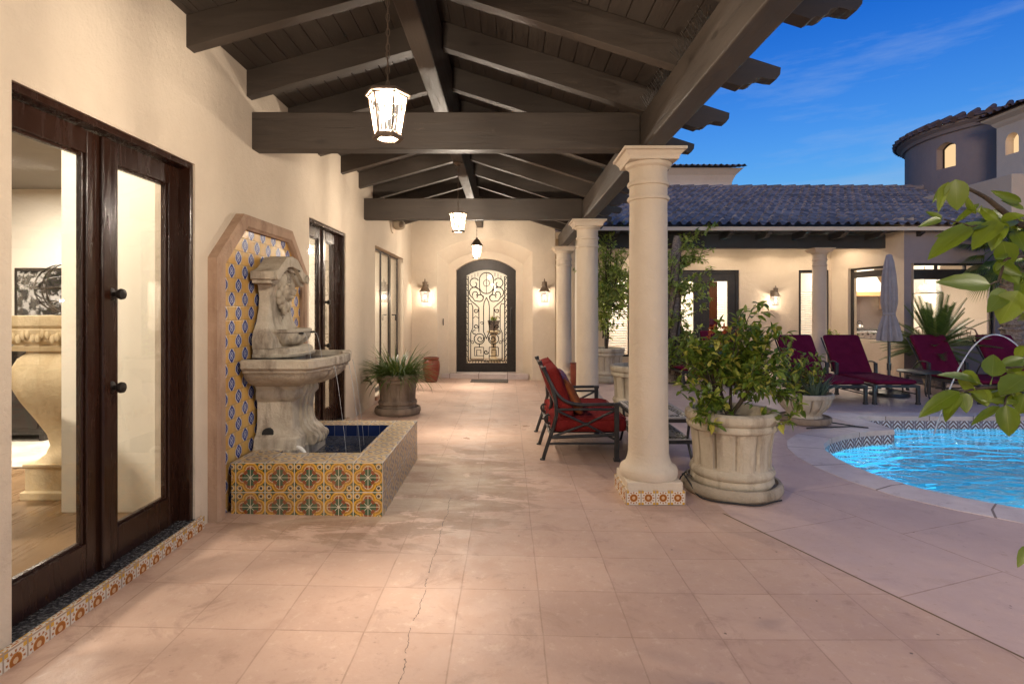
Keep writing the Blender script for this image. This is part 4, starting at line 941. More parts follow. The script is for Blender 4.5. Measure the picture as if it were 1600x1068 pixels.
def square_tower():
    t = thing('square_tower', 'pale square tower block with small arched window beside the round tower', 'tower', (13.5, 12, 4.3))
    x0 = 12.0; ya, yb = 10.6, 13.66; mb = MB(); h0, h1, hz0, hz1 = 13.07, 13.42, 5.20, 5.70
    A = arch(h0, h1, hz1 - .15, hz1, 0, 8); hole = [(h0, hz0)] + A + [(h1, hz0)]; poly = [(ya, 4.3), (ya, 6.0), (yb, 6.0), (yb, 4.3)]
    tri = tessellate_polygon([[Vector((*q, 0)) for q in poly], [Vector((*q, 0)) for q in hole]]); al = poly + hole
    mb.add([(x0, q[0], q[1]) for q in al], [tuple(k) for k in tri])
    mb.loft([[(x0, q[0], q[1]) for q in hole], [(x0 + .25, q[0], q[1]) for q in hole]], caps=False)
    mb.add([(x0, ya, 4.3), (15, ya, 4.3), (15, ya, 6.0), (x0, ya, 6.0)], [(0, 1, 2, 3)]); mb.add([(x0, yb, 4.3), (15, yb, 4.3), (15, yb, 6.0), (x0, yb, 6.0)], [(0, 1, 2, 3)])
    mb.loft([[(x0 - d, ya - d, z), (15, ya - d, z), (15, yb + d, z), (x0 - d, yb + d, z)] for d, z in ((0, 5.92), (.05, 5.98), (.08, 6.04), (.20, 6.12), (.22, 6.17))], caps=True)
    mb.build('wall', MT['stucco'], t)
    mb = MB(); mb.add([(x0 + .20, q[0], q[1]) for q in hole], [tuple(range(len(hole)))]); mb.build('window', MT['lit'], t)
    mb = MB(); tile_roof(mb, (x0 - .30, ya - .3, 6.20), (0, 1, 0), (1, 0, .30), 3.6, 2.2); mb.add([(x0 - .28, ya - .3, 6.175), (x0 - .28, yb + .3, 6.175), (15, yb + .3, 6.175), (15, ya - .3, 6.175)], [(0, 1, 2, 3)]); mb.build('roof', MT['tile_dark'], t, smooth=50)
square_tower()
far = thing('distant_roof_block', 'distant flat block with flared cornice above the wing roof', 'building', (5.5, 21, 0))
mb = MB(); X0, X1, Y0, Y1 = 1.5, 7.9, 19.6, 24
mb.loft([[(X0 - d, Y0 - d, z), (X1 + d, Y0 - d, z), (X1 + d, Y1, z), (X0 - d, Y1, z)] for d, z in ((0, 3), (0, 5.95), (.03, 6.05), (.10, 6.2), (.25, 6.36), (.30, 6.40))]); mb.build('wall', MT['stucco'], far)
mb = MB(); tile_roof(mb, (X0 - .4, Y0 - .42, 6.42), (1, 0, 0), (0, 1, .22), 7.2, 2.5); mb.build('roof', MT['tile'], far, smooth=50)

# ------------------------------------------------------------------ lanterns
def lantern_glass(mb, z0, z1, r0, r1, n, c=(0, 0), rot=0):
    mb.loft([[(c[0] + r * cos(2 * pi * i / n + rot), c[1] + r * sin(2 * pi * i / n + rot), z) for i in range(n)] for r, z in ((r0, z0), (r1, z1))], caps=False)
def pendant(x, y, zb, ztop, label, power, hood=True):
    t = thing('pendant_lantern', label, 'lantern', (x, y, zb), 0, 'hexagonal lanterns hanging under the veranda ridge')
    n = 6; rot = 0; r0 = .062; r1 = .092; h = .215 if hood else .182; G = lambda r, z, i: (x + r * cos(2 * pi * i / n + rot), y + r * sin(2 * pi * i / n + rot), zb + z)
    mb = MB()
    for i in range(n): mb.tube([G(r0, .02, i), G(r1, .02 + h, i)], .0055, 6)
    for r, z in ((r0, .02), (r1, .02 + h)): mb.tube([G(r, z, i) for i in range(n)], .007, 6, close=True)
    mb.loft([[G(.076, 0, i) for i in range(n)], [G(.076, .015, i) for i in range(n)], [G(.050, .018, i) for i in range(n)], [G(.050, 0, i) for i in range(n)], [G(.076, 0, i) for i in range(n)]], caps=False)
    mb.build('frame', MT['lantern'], t, smooth=40)
    cap = ((.106, .235), (.110, .25), (.098, .262), (.075, .30), (.045, .345), (.020, .365), (.016, .39)) if hood else ((.100, .202), (.110, .207), (.110, .219), (.104, .223), (.04, .228), (.004, .229), (.003, .24))
    mb = MB(); mb.loft([[G(r, z, i) for i in range(n)] for r, z in cap]); mb.build('roof_cap', MT['lantern'], t, smooth=30)
    mb = MB(); lantern_glass(mb, zb + .022, zb + .017 + h, r0 - .004, r1 - .004, n, (x, y)); mb.build('glass_shade', MT['lampglass'], t)
    mb = MB()
    for i in range(n):    # arched wire tracery on each pane
        a = Vector(G(r0 + .002, .02, i)).lerp(Vector(G(r0 + .002, .02, i + 1)), .5); b = Vector(G(r1 + .002, .02 + h, i)).lerp(Vector(G(r1 + .002, .02 + h, i + 1)), .5)
        sd = (Vector(G(r1, 0, i + 1)) - Vector(G(r1, 0, i))).normalized()
        mid_ = a.lerp(b, .62)
        mb.tube([mid_ + sd * .026 * cos(k * pi / 8) + (b - a) * .10 * sin(k * pi / 8) for k in range(9)] if True else [], .0022, 4)
        mb.tube([a.lerp(b, .72), b], .0022, 4); mb.tube([mid_ + sd * .026, a.lerp(b, .25) + sd * .012, a], .0022, 4); mb.tube([mid_ - sd * .026, a.lerp(b, .25) - sd * .012, a], .0022, 4)
    mb.build('wire_tracery', MT['lantern'], t)
    mb = MB(); mb.ball((x, y, zb + .13), (.018, .018, .034), 10, 6); mb.tube([(x, y, zb + .165), (x, y, zb + .02 + h)], .012, 8); mb.build('bulb', MT['bulb'], t, smooth=80)
    mb = MB(); z = zb + (.39 if hood else .24)
    while z < ztop - .04:       # chain of oval links
        k = int(z * 1000) // 38 % 2
        pts = [(x + (.009 * cos(a) if k else 0), y + (0 if k else .009 * cos(a)), z + .022 + .022 * sin(a)) for a in [2 * pi * q / 10 for q in range(10)]]
        mb.tube(pts, .0018, 5, close=True); z += .036
    mb.tube([(x + .002, y, zb + (.39 if hood else .23)), (x - .004, y + .004, (zb + ztop) / 2), (x + .002, y, ztop)], .002, 5); mb.build('chain', MT['lantern'], t)
    mb = MB(); mb.lathe([(.055, 0), (.05, -.015), (.02, -.03), (.012, -.05)][::-1], (x, y, ztop), 16); mb.build('canopy', MT['lantern'], t, smooth=40)
    light('lantern_light', 'POINT', (x, y, zb + .13), power, (1, .86, .70), t, .035)
PX = RIDGE
pendant(PX, 2.675, 2.315, 3.21, 'lit hexagonal pendant lantern in front of the first cross beam, largest of them', 60, False)
pendant(PX, 6.50, 2.40, 3.21, 'lit hexagonal pendant lantern just before the second cross beam', 62, False)
pendant(PX, 10.40, 2.45, 3.21, 'lit hexagonal pendant lantern right above the arched front door', 60)
pendant(PX, -1.2, 2.315, 3.21, 'lit hexagonal pendant lantern on the walk behind the camera', 88, False)
def sconce(x, y, z, label, power, group):
    'wall lantern, wall behind it at y'
    t = thing('wall_lantern', label, 'lantern', (x, y, z), 0, group); yc = y - .17; n = 8
    mb = MB(); mb.box(x - .05, x + .05, y - .02, y - .001, z + .10, z + .36); mb.tube([(x, y - .02, z + .30), (x, y - .10, z + .36), (x, yc, z + .34)], .011, 8); mb.build('bracket', MT['lantern'], t, smooth=50, bevel=.003)
    mb = MB(); mb.lathe([(.125, 0), (.128, .008), (.10, .03), (.075, .075), (.06, .10), (.052, .105), (.052, .19), (.058, .195), (.055, .205), (.015, .215), (.012, .245), (.006, .275)], (x, yc, z + .20), 20); mb.build('hood', MT['lantern'], t, smooth=45)
    mb = MB()
    for i in range(n):
        a = 2 * pi * i / n; mb.tube([(x + .072 * cos(a), yc + .072 * sin(a), z), (x + .108 * cos(a), yc + .108 * sin(a), z + .2)], .004, 5)
    mb.lathe([(.0, -.012), (.08, -.012), (.08, .004), (0, .004)], (x, yc, z), 20); mb.build('cage', MT['lantern'], t, smooth=40)
    mb = MB(); lantern_glass(mb, z + .006, z + .198, .068, .102, 16, (x, yc)); mb.build('glass_shade', MT['lampglass'], t)
    mb = MB(); mb.ball((x, yc, z + .10), (.018, .018, .036), 10, 6); mb.build('bulb', MT['bulb'], t, smooth=80)
    light('lantern_light', 'POINT', (x, yc, z + .10), power, (1, .86, .70), t, .03); return t
g = 'bronze wall lanterns'
sconce(-1.71, EY, 1.66, 'lit bronze wall lantern left of the front door, above the red glazed pot', 5.0, g)
sconce(.765, EY, 1.66, 'lit bronze wall lantern right of the front door, beside the far column', 5.0, g)
sconce(6.42, WY, 1.60, 'lit bronze wall lantern across the pool, above the shrub pot', 6, g)


# added unseen lamp post on the pool deck, a fill for the near paving
lp = thing('fill_lamp_post', 'added bronze fill lamp post, out of view on the pool deck near the citrus tree', 'lamp post', (4.7, 1.0, 0)); x, y, z = 4.7, 1.0, 2.15
mb = MB(); mb.lathe([(.14, 0), (.15, .03), (.11, .06), (.07, .14), (.05, .30), (.042, .36), (.036, 1.6), (.04, 2.05), (.075, 2.10), (.075, 2.14)], (x, y, 0), 20); mb.build('post', MT['lantern'], lp, smooth=45)
mb = MB(); mb.lathe([(.145, 0), (.15, .01), (.11, .05), (.06, .13), (.02, .16), (.02, .19), (.0, .22)], (x, y, z + .26), 20); mb.build('hood', MT['lantern'], lp, smooth=45)
mb = MB()
for i in range(8):
    a = 2 * pi * i / 8; mb.tube([(x + .075 * cos(a), y + .075 * sin(a), z), (x + .125 * cos(a), y + .125 * sin(a), z + .26)], .004, 5)
mb.build('cage', MT['lantern'], lp)
mb = MB(); lantern_glass(mb, z + .005, z + .255, .07, .118, 16, (x, y)); mb.build('glass_shade', MT['lampglass'], lp)
mb = MB(); mb.ball((x, y, z + .12), (.02, .02, .04), 10, 6); mb.build('bulb', MT['bulb'], lp, smooth=80)
light('fill_lamp_light', 'POINT', (x, y, z + .12), 165, (1, .86, .70), lp, .035)
# ------------------------------------------------------------------ tiled wall fountain
ft = thing('wall_fountain', 'carved stone wall fountain on yellow and blue tiles with a talavera trough', 'fountain', (-2.0, 4.6, .05))
FY = 4.60
OUTL = [(3.75, .045), (3.75, 1.85), (4.14, 2.21), (5.07, 2.21), (5.45, 1.85), (5.45, .045)]
INL = [(3.865, .045), (3.865, 1.805), (4.19, 2.10), (5.02, 2.10), (5.335, 1.805), (5.335, .045)]
MID = [((a[0] * .72 + b[0] * .28), (a[1] * .72 + b[1] * .28)) for a, b in zip(OUTL, INL)]
def rib(P, x): return [(x, p[0], p[1]) for p in P]
mb = MB(); xf = WX + .075
mb.loft([rib(OUTL, WX - .0005), rib(OUTL, xf - .012), rib(MID, xf), rib([(b[0] * .8 + a[0] * .2, b[1] * .8 + a[1] * .2) for a, b in zip(OUTL, INL)], xf), rib([(b[0] * .92 + a[0] * .08, b[1] * .92 + a[1] * .08) for a, b in zip(OUTL, INL)], xf - .015), rib(INL, xf - .02), rib(INL, WX - .0005)], caps=False, closed=False)
mb.add(rib(OUTL, WX) + rib(INL, WX), [])
mb.build('stone_surround', MT['cantera'], ft)
mb = MB(); mb.prism(INL, 'x', WX + .0005, WX + .030); mb.build('tile_panel', MT['medallion'], ft, uvo=(0, 3.865, .40))
# trough
tx0, tx1, ty0, ty1, tz = -1.945, -.879, 3.92, 5.42, .42
ix0, ix1, iy0, iy1 = -1.72, -1.105, 4.20, 5.20
mb = MB(); g0 = .02
O = [(tx0, ty0), (tx1, ty0), (tx1, ty1), (tx0, ty1)]; I = [(ix0, iy0), (ix1, iy0), (ix1, iy1), (ix0, iy1)]
mb.add([(x, y, g0) for x, y in O[:2]] + [(x, y, tz) for x, y in O[:2]], [(0, 1, 3, 2)], 0)
for a, b in ((1, 2), (2, 3), (3, 0)): mb.add([(*O[a], g0), (*O[b], g0), (*O[b], tz), (*O[a], tz)], [(0, 1, 2, 3)], 1)
for k in range(4): mb.add([(*O[k], tz), (*O[(k + 1) % 4], tz), (*I[(k + 1) % 4], tz), (*I[k], tz)], [(0, 1, 2, 3)], 1)
for k in range(4): mb.add([(*I[k], tz), (*I[(k + 1) % 4], tz), (*I[(k + 1) % 4], .1), (*I[k], .1)], [(0, 1, 2, 3)], 2)
mb.add([(x, y, .1) for x, y in I], [(0, 1, 2, 3)], 2)
mb.build('tiled_trough', [MT['talavera'], MT['talavera_rim'], MT['cobalt']], ft, uvo=(tx1, ty0, tz))
mb = MB(); mb.add([(x, y, .315) for x, y in I], [(0, 1, 2, 3)]); mb.build('trough_water', MT['fwater'], ft, up=True)
def sect(z, xf, hw, ch=.05, xb=-1.955, nb=4):
    'a plan section: back at the wall, chamfered front corners'
    return [(xb, FY - hw, z), (xf - ch, FY - hw, z), (xf - ch * .3, FY - hw + ch * .3, z), (xf, FY - hw + ch, z), (xf, FY + hw - ch, z), (xf - ch * .3, FY + hw - ch * .3, z), (xf - ch, FY + hw, z), (xb, FY + hw, z)]
# pedestal
mb = MB()
mb.loft([sect(z, x_, h, .05) for z, x_, h in ((.12, -1.60, .34), (.425, -1.60, .34), (.428, -1.61, .325), (.50, -1.615, .315), (.53, -1.64, .28), (.57, -1.665, .262), (.66, -1.675, .255), (.78, -1.668, .255), (.80, -1.650, .275), (.815, -1.640, .285), (.85, -1.640, .285), (.865, -1.645, .275), (.88, -1.64, .28), (.93, -1.60, .32), (.96, -1.58, .34))])
mb.build('pedestal', MT['fstone'], ft, smooth=35, bevel=.006)
mb = MB()   # scrolled console leg on the pedestal front
SC = [(-1.70, .93), (-1.585, .93), (-1.575, .86), (-1.60, .80), (-1.615, .72), (-1.612, .64), (-1.59, .57), (-1.555, .53), (-1.52, .51), (-1.495, .48), (-1.49, .45), (-1.50, .425), (-1.52, .412), (-1.60, .41), (-1.70, .41)]
SC = [(x - .035 if x > -1.69 else x, z) for x, z in SC]; mb.prism(SC, 'y', FY - .13, FY + .13); SC2 = [(x + (.014 if x > -1.69 else 0), z) for x, z in SC]; mb.prism(SC2, 'y', FY - .075, FY + .075); SC3 = [(x + (.026 if x > -1.69 else 0), z) for x, z in SC]; mb.prism(SC3, 'y', FY - .03, FY + .03)
for s in (-1, 1): mb.prism(arc(-1.56, .46, .04, 0, 2 * pi, 16)[:-1], 'y', FY + s * .125, FY + s * .145)
mb.build('scroll_leg', MT['fstone'], ft, bevel=.010, smooth=40)
mb = MB(); mb.prism(arc(-1.86, .535, .045, 0, 2 * pi, 16)[:-1], 'y', FY - .284, FY - .25); mb.build('drain_hole', MT['black'], ft)
# lower basin: straight wings and a bowed front
def basin_plan(z, ins=0, dx=0, bow=.085):
    hw = .53 - ins; xf = -1.43 - ins * .8 + dx; pts = [(-1.955, FY - hw, z), (-1.70, FY - hw, z), (xf - .03, FY - hw, z), (xf, FY - hw + .03, z)]
    n = 60
    for i in range(n + 1):
        s = -1 + 2 * i / n; fl = .020 * (abs(sin(s * 11)) - .5) if .92 < z < 1.05 else (.006 * (abs(sin(s * 11)) - .5) if z < 1.10 else 0)
        pts.append((xf + .012 + (bow * (1 - s * s) + fl), FY + s * (hw - .12), z))
    pts += [(xf, FY + hw - .03, z), (xf - .03, FY + hw, z), (-1.70, FY + hw, z), (-1.955, FY + hw, z)]
    return pts
mb = MB()
mb.loft([basin_plan(z, i) for z, i in ((.905, .23), (.925, .17), (.96, .10), (1.0, .055), (1.025, .045), (1.03, .028), (1.05, .024), (1.055, .012), (1.065, 0), (1.12, 0), (1.128, .008), (1.128, .07), (1.06, .085))])
mb.build('lower_basin', MT['fstone'], ft, smooth=38, bevel=.004)
mb = MB(); mb.add(basin_plan(1.085, .075), [tuple(range(len(basin_plan(1, 0))))]); mb.build('basin_water', MT['fwater'], ft, up=True)
# slab, back plate, pediment
mb = MB(); mb.loft([sect(z, x_, h, .19) for z, x_, h in ((1.06, -1.70, .28), (1.125, -1.70, .28), (1.126, -1.645, .345), (1.15, -1.64, .35), (1.155, -1.655, .335), (1.19, -1.66, .33), (1.20, -1.675, .32))]); mb.build('upper_slab', MT['fstone'], ft, smooth=35, bevel=.006)
mb = MB(); mb.loft([sect(z, x_, h, .035) for z, x_, h in ((1.195, -1.80, .335), (1.26, -1.80, .345), (1.32, -1.83, .325), (1.40, -1.86, .265), (1.50, -1.87, .228), (1.60, -1.865, .215), (1.68, -1.85, .238), (1.74, -1.83, .285))], caps=True); mb.build('back_plate', MT['fstone'], ft, smooth=40)
mb = MB()
up = [(-.37, 1.73), (-.375, 1.79), (-.33, 1.80), (-.27, 1.815), (-.20, 1.86), (-.12, 1.915), (0, 1.935), (.12, 1.915), (.20, 1.86), (.27, 1.815), (.33, 1.80), (.375, 1.79), (.37, 1.73)]
lo = [(.30, 1.725), (.24, 1.74), (.17, 1.79), (.10, 1.835), (0, 1.85), (-.10, 1.835), (-.17, 1.79), (-.24, 1.74), (-.30, 1.725)]
mb.prism([(FY + a, b) for a, b in up + lo], 'x', -1.955, -1.775)
mb.prism([(FY + a * .93, b - .03) for a, b in up + lo], 'x', -1.955, -1.81)
for s in (-1, 1): mb.prism(arc(FY + s * .315, 1.762, .035, 0, 2 * pi, 14)[:-1], 'x', -1.80, -1.76)
mb.prism([(FY - .26, 1.70), (FY - .2, 1.76), (FY - .1, 1.84), (FY, 1.86), (FY + .1, 1.84), (FY + .2, 1.76), (FY + .26, 1.70)], 'x', -1.95, -1.84)
mb.build('pediment', MT['fstone'], ft, smooth=35, bevel=.008)
# lion mask
mb = MB(); c = (-1.845, FY, 1.655)
mb.ball(c, (.07, .085, .10), 18, 12)
rnd = random.Random(5)
for ring_, rr, cnt, sz in ((0, .098, 12, .032), (1, .12, 15, .027), (2, .080, 10, .026)):
    for i in range(cnt):
        a = 2 * pi * i / cnt + ring_ * .3; s_ = sz * rnd.uniform(.8, 1.2)
        mb.ball((c[0] - .015 * ring_ + .012, c[1] + rr * .92 * cos(a), c[2] + rr * 1.12 * sin(a) - (.02 if sin(a) < 0 else 0)), (s_ * .9, s_ * .75, s_ * 1.25), 8, 6)
mb.ball((c[0] + .065, c[1], c[2] - .015), (.034, .036, .034), 12, 8); mb.ball((c[0] + .06, c[1], c[2] + .02), (.03, .02, .055), 10, 8)
mb.ball((c[0] + .092, c[1], c[2] + .002), (.013, .019, .012), 8, 6); mb.ball((c[0] + .05, c[1], c[2] - .055), (.032, .03, .018), 10, 6)
for s in (-1, 1):
    mb.ball((c[0] + .05, c[1] + s * .036, c[2] + .048), (.022, .026, .014), 8, 6); mb.ball((c[0] + .035, c[1] + s * .045, c[2] - .012), (.035, .026, .03), 8, 6); mb.ball((c[0] + .01, c[1] + s * .075, c[2] + .09), (.02, .02, .024), 8, 6)
for i in range(7): mb.ball((c[0] + .0 + rnd.uniform(-.01, .02), c[1] + (i - 3) * .02, c[2] - .12 - rnd.uniform(0, .05)), (.022, .014, .045), 8, 6)
mb.build('lion_mask', MT['fstone'], ft, smooth=70)
# acanthus drop under the mask
mb = MB()
for i in range(7):
    z = 1.52 - i * .028
    mb.ball((-1.872, FY + (.012 if i % 2 else -.012), z), (.018, .03 - .002 * i, .024), 8, 6)
mb.build('carved_drop', MT['fstone'], ft, smooth=70)
# fluted half bowl
mb = MB(); n = 42; loops = []
for r, z, fl in ((.06, 1.195, 0), (.14, 1.205, .3), (.20, 1.235, 1), (.232, 1.275, 1), (.24, 1.30, .8), (.236, 1.312, .1), (.252, 1.316, 0), (.256, 1.33, 0), (.248, 1.342, 0), (.215, 1.342, 0), (.19, 1.29, 0)):
    l = []
    for i in range(n + 1):
        a = -pi / 2 + pi * i / n; k = r * (1 + fl * .13 * (abs(sin(a * 7 + .4)) - .6)); l.append((-1.835 + k * cos(a) * .78, FY + k * sin(a) * 1.05, z))
    loops.append(l + [(-1.875, FY + 1.05 * r, z), (-1.875, FY - 1.05 * r, z)])
mb.loft(loops); mb.build('shell_bowl', MT['fstone'], ft, smooth=50)
# spouts and falling water
mb = MB()
for y in (FY - .27, FY - .02, FY + .25): mb.tube([(-1.40, y, 1.07), (-1.335 if abs(y - FY) < .1 else -1.375, y, 1.068)], .011, 8)
for y in (FY - .12, FY + .14): mb.tube([(-1.70, y, 1.31), (-1.640, y, 1.308)], .009, 8)
mb.build('spout', MT['black'], ft)
mb = MB()
for y, x0 in ((FY - .27, -1.37), (FY - .02, -1.33), (FY + .25, -1.37)): mb.tube([(x0 + .02 + .10 * t, y + .004 * sin(t * 9), 1.065 - .745 * t * t * .5 - .745 * t * .5) for t in [i / 12 for i in range(13)]], [.0023 - .0012 * i / 12 for i in range(13)], 6)
for y in (FY - .12, FY + .14): mb.tube([(-1.640 + .06 * t, y, 1.305 - .22 * t * t) for t in [i / 8 for i in range(9)]], .0018, 6)
mb.build('water_stream', MT['jet'], ft, smooth=80)
mb = MB(); mb.tube(bez((-1.60, 4.24, .45), (-1.56, 4.22, .46), (-1.52, 4.24, .40), (-1.52, 4.26, .28), 8), .014, 8); mb.build('fill_pipe', MT['whitepaint'], ft, smooth=60)

# ------------------------------------------------------------------ things seen in the room behind the nearest doors
t = thing('stone_pedestal', 'carved cream baluster pedestal inside, left of the nearest door glass', 'pedestal', (-3.26, 4.16, SILL))
def sqprof(mb, prof, c, rot=0, rc=.25):
    loops = []
    for r, z in prof:
        l = []
        for sx_, sy_ in ((1, 1), (-1, 1), (-1, -1), (1, -1)):
            for k in range(4):
                a = math.atan2(sy_, sx_) - pi / 4 + k * pi / 6; l.append((c[0] + sx_ * r * (1 - rc) + r * rc * cos(a), c[1] + sy_ * r * (1 - rc) + r * rc * sin(a), c[2] + z))
        loops.append(l)
    mb.loft(loops)
c0 = (-3.26, 4.16, SILL)
mb = MB(); sqprof(mb, [(.21, 0), (.21, .05), (.19, .06), (.19, .22), (.20, .23), (.20, .25)], c0, rc=.08); mb.build('base_block', MT['carved'], t, bevel=.004)
mb = MB(); sqprof(mb, [(.17, .25), (.12, .30), (.10, .36), (.115, .44), (.17, .56), (.24, .70), (.285, .82), (.285, .92), (.25, 1.0), (.21, 1.04), (.21, 1.06)], c0, rc=.45); mb.build('baluster', MT['carved'], t, smooth=60)
mb = MB(); sqprof(mb, [(.24, 1.06), (.25, 1.09), (.23, 1.10), (.26, 1.13), (.28, 1.21), (.27, 1.22), (.29, 1.24), (.30, 1.29), (.30, 1.31)], c0, rc=.08)
rnd = random.Random(1)
for i in range(16):
    a = -.26 + .52 * i / 15; mb.ball((c0[0] + a, c0[1] - .275, c0[2] + 1.165 + .02 * sin(i * 1.7)), (.02, .016, .032), 8, 6)
mb.build('carved_capital', MT['carved'], t, smooth=30)
t = thing('armillary_sphere', 'dark metal armillary sphere standing on the cream baluster pedestal', 'ornament', (-3.30, 4.16, SILL + 1.31))
mb = MB(); c1 = Vector((-3.30, 4.16, SILL + 1.31 + .20))
for e in ((0, 0, 0), (pi / 2, 0, 0), (pi / 2, 0, pi / 2), (pi / 2, 0, pi / 4), (.5, .3, 0)):
    from mathutils import Euler
    Rm = Euler(e).to_matrix(); mb.tube([c1 + Rm @ Vector((.18 * cos(a), .18 * sin(a), 0)) for a in [2 * pi * k / 28 for k in range(28)]], .006, 5, close=True)
mb.build('ring', MT['iron'], t, smooth=80)
mb = MB(); mb.lathe([(.07, 0), (.06, .012), (.02, .03), (.015, .05)], (-3.30, 4.16, SILL + 1.31), 14); mb.build('foot', MT['iron'], t, smooth=50)
t = thing('framed_picture', 'dark framed black and white picture on the room wall behind the pedestal', 'picture', (-5.35, 6.49, 1.0))
mb = MB(); mb.box(-5.72, -5.04, 6.455, 6.4985, .98, 1.98); mb.build('frame', MT['darkwood'], t, bevel=.006)
_m = M('dark_print'); _n = _m.noise(9, 6, .7); MT['print'] = _m.set(_m.mix(_m.ramp(_n, .5, .58), (.012, .012, .013), (.35, .34, .33)), .15)
mb = MB(); mb.box(-5.68, -5.08, 6.45, 6.4545, 1.02, 1.94); mb.build('print', MT['print'], t)
t = thing('dark_chest', 'black wooden chest standing behind the cream pedestal', 'chest', (-5.3, 5.9, SILL))
mb = MB(); mb.box(-5.55, -4.72, 5.65, 6.2, SILL + .08, SILL + .92); mb.build('body', MT['darkwood'], t, bevel=.006)
mb = MB(); mb.box(-5.62, -4.65, 5.58, 6.25, SILL + .92, SILL + .98); mb.build('top', MT['darkwood'], t, bevel=.01)
for a in (-5.5, -5.09):
    mb = MB(); mb.box(a, a + .33, 5.632, 5.6495, SILL + .15, SILL + .86); mb.build('door', MT['darkwood'], t, bevel=.01)
mb = MB()
for a in (-5.53, -4.78):
    for b in (5.68, 6.14): mb.box(a, a + .06, b, b + .06, SILL, SILL + .079)
mb.build('foot', MT['darkwood'], t)
t = thing('wicker_chair', 'dark wicker armchair just inside the nearest French doors', 'chair', (-3.35, 3.25, SILL))
mb = MB(); cx, cy = -3.42, 3.25
loops = []
for z, g_ in ((.10, .90), (.40, .95), (.60, 1.0), (.82, 1.06), (.86, 1.05)):
    loops.append([(cx + .36 * g_ * cos(a), cy + .33 * g_ * sin(a), SILL + z - (.12 * (1 - cos(a)) if z > .6 else 0) * .6) for a in [-2.2 + 4.4 * k / 16 for k in range(17)]] + [(cx + .29 * g_ * cos(a), cy + .26 * g_ * sin(a), SILL + z - (.12 * (1 - cos(a)) if z > .6 else 0) * .6) for a in [2.2 - 4.4 * k / 16 for k in range(17)]])
mb.loft(loops); mb.build('wicker_shell', MT['wicker'], t, smooth=50)
mb = MB(); mb.lathe([(.27, .38), (.29, .40), (.29, .46), (.26, .49)], (cx - .02, cy, SILL), 20); mb.build('seat_cushion', MT['rug'], t, smooth=60)
for a in (.8, 2.3, -.8, -2.3):
    mb = MB(); mb.tube([(cx + .3 * cos(a), cy + .27 * sin(a), SILL), (cx + .28 * cos(a), cy + .25 * sin(a), SILL + .12)], .02, 8); mb.build('leg', MT['darkwood'], t, smooth=60)

# ------------------------------------------------------------------ kitchen and dining room
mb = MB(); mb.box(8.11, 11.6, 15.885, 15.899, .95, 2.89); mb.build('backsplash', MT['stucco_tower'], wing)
t = thing('range_hood', 'white plaster range hood with wood band in the kitchen window', 'range hood', (9.9, 15.6, 1.7))
mb = MB(); hd = lambda z, w_, d_: [(9.93 - w_, 15.88, z), (9.93 - w_, 15.89 - d_, z), (9.93 + w_, 15.89 - d_, z), (9.93 + w_, 15.88, z)]
mb.loft([hd(1.98, .46, .62), (hd(2.06, .44, .6)), hd(2.3, .34, .5), hd(2.5, .27, .42), hd(2.89, .24, .40)]); mb.build('hood', MT['whitepaint'], t, bevel=.01)
mb = MB(); mb.box(9.44, 10.42, 15.22, 15.88, 1.86, 1.978); mb.build('wood_band', MT['maple'], t, bevel=.012)
for i, (a, b) in enumerate(((8.35, 9.42), (10.6, 11.8))):
    t = thing('wall_cabinet', ('pale wood wall cabinet left of the kitchen range hood', 'pale wood wall cabinet right of the kitchen range hood')[i], 'cabinet', (a, 15.6, 1.5))
    mb = MB(); mb.box(a, b, 15.55, 15.88, 1.5, 2.5); mb.build('body', MT['maple'], t, bevel=.006)
    for k in range(2):
        w_ = (b - a) / 2; mb = MB(); mb.box(a + k * w_ + .02, a + (k + 1) * w_ - .02, 15.525, 15.549, 1.53, 2.47); mb.build('door', MT['maple'], t, bevel=.008)
t = thing('kitchen_counter', 'pale wood kitchen counter with steel range seen through the kitchen window', 'counter', (9.9, 15.5, 0))
mb = MB(); mb.box(8.3, 12.2, 15.3, 15.89, .10, .90); mb.build('base_cabinet', MT['maple'], t, bevel=.006)
mb = MB(); mb.box(8.25, 12.25, 15.26, 15.89, .90, .94); mb.build('worktop', MT['granite'], t, bevel=.006)
mb = MB(); mb.box(9.45, 10.4, 15.22, 15.299, .70, .899); mb.build('range_front', MT['stainless'], t, bevel=.01)
for i in range(6):
    mb = MB(); mb.ball((9.55 + i * .15, 15.20, .82), (.024, .024, .024), 8, 6); mb.build('knob', MT['black'], t, smooth=80)
t = thing('kettle', 'pale kettle on the kitchen range under the hood', 'kettle', (9.8, 15.5, .94))
mb = MB(); mb.lathe([(.09, 0), (.11, .04), (.10, .10), (.05, .15), (.015, .16), (.018, .18)], (9.8, 15.5, .94), 16); mb.build('body', MT['stainless'], t, smooth=50)
mb = MB(); mb.tube(bez((9.72, 15.5, 1.06), (9.72, 15.5, 1.22), (9.88, 15.5, 1.22), (9.88, 15.5, 1.06), 8), .009, 6); mb.build('handle', MT['black'], t, smooth=60)
t = thing('dining_chandelier', 'lit glass box chandelier hanging in the dining room window', 'chandelier', (9.55, 12.75, 1.87))
mb = MB(); lantern_glass(mb, 1.87, 2.22, .33, .24, 4, (9.55, 12.75), pi / 4); mb.build('glass_shade', MT['lampglass'], t)
mb = MB()
for z, r in ((1.865, .335), (2.225, .245)): mb.tube([(9.55 + r * cos(pi / 4 + k * pi / 2), 12.75 + r * sin(pi / 4 + k * pi / 2), z) for k in range(4)], .012, 6, close=True)
mb.tube([(9.55, 12.75, 1.95), (9.55, 12.75, 2.9)], .01, 6); mb.build('frame', MT['lantern'], t)
mb = MB()
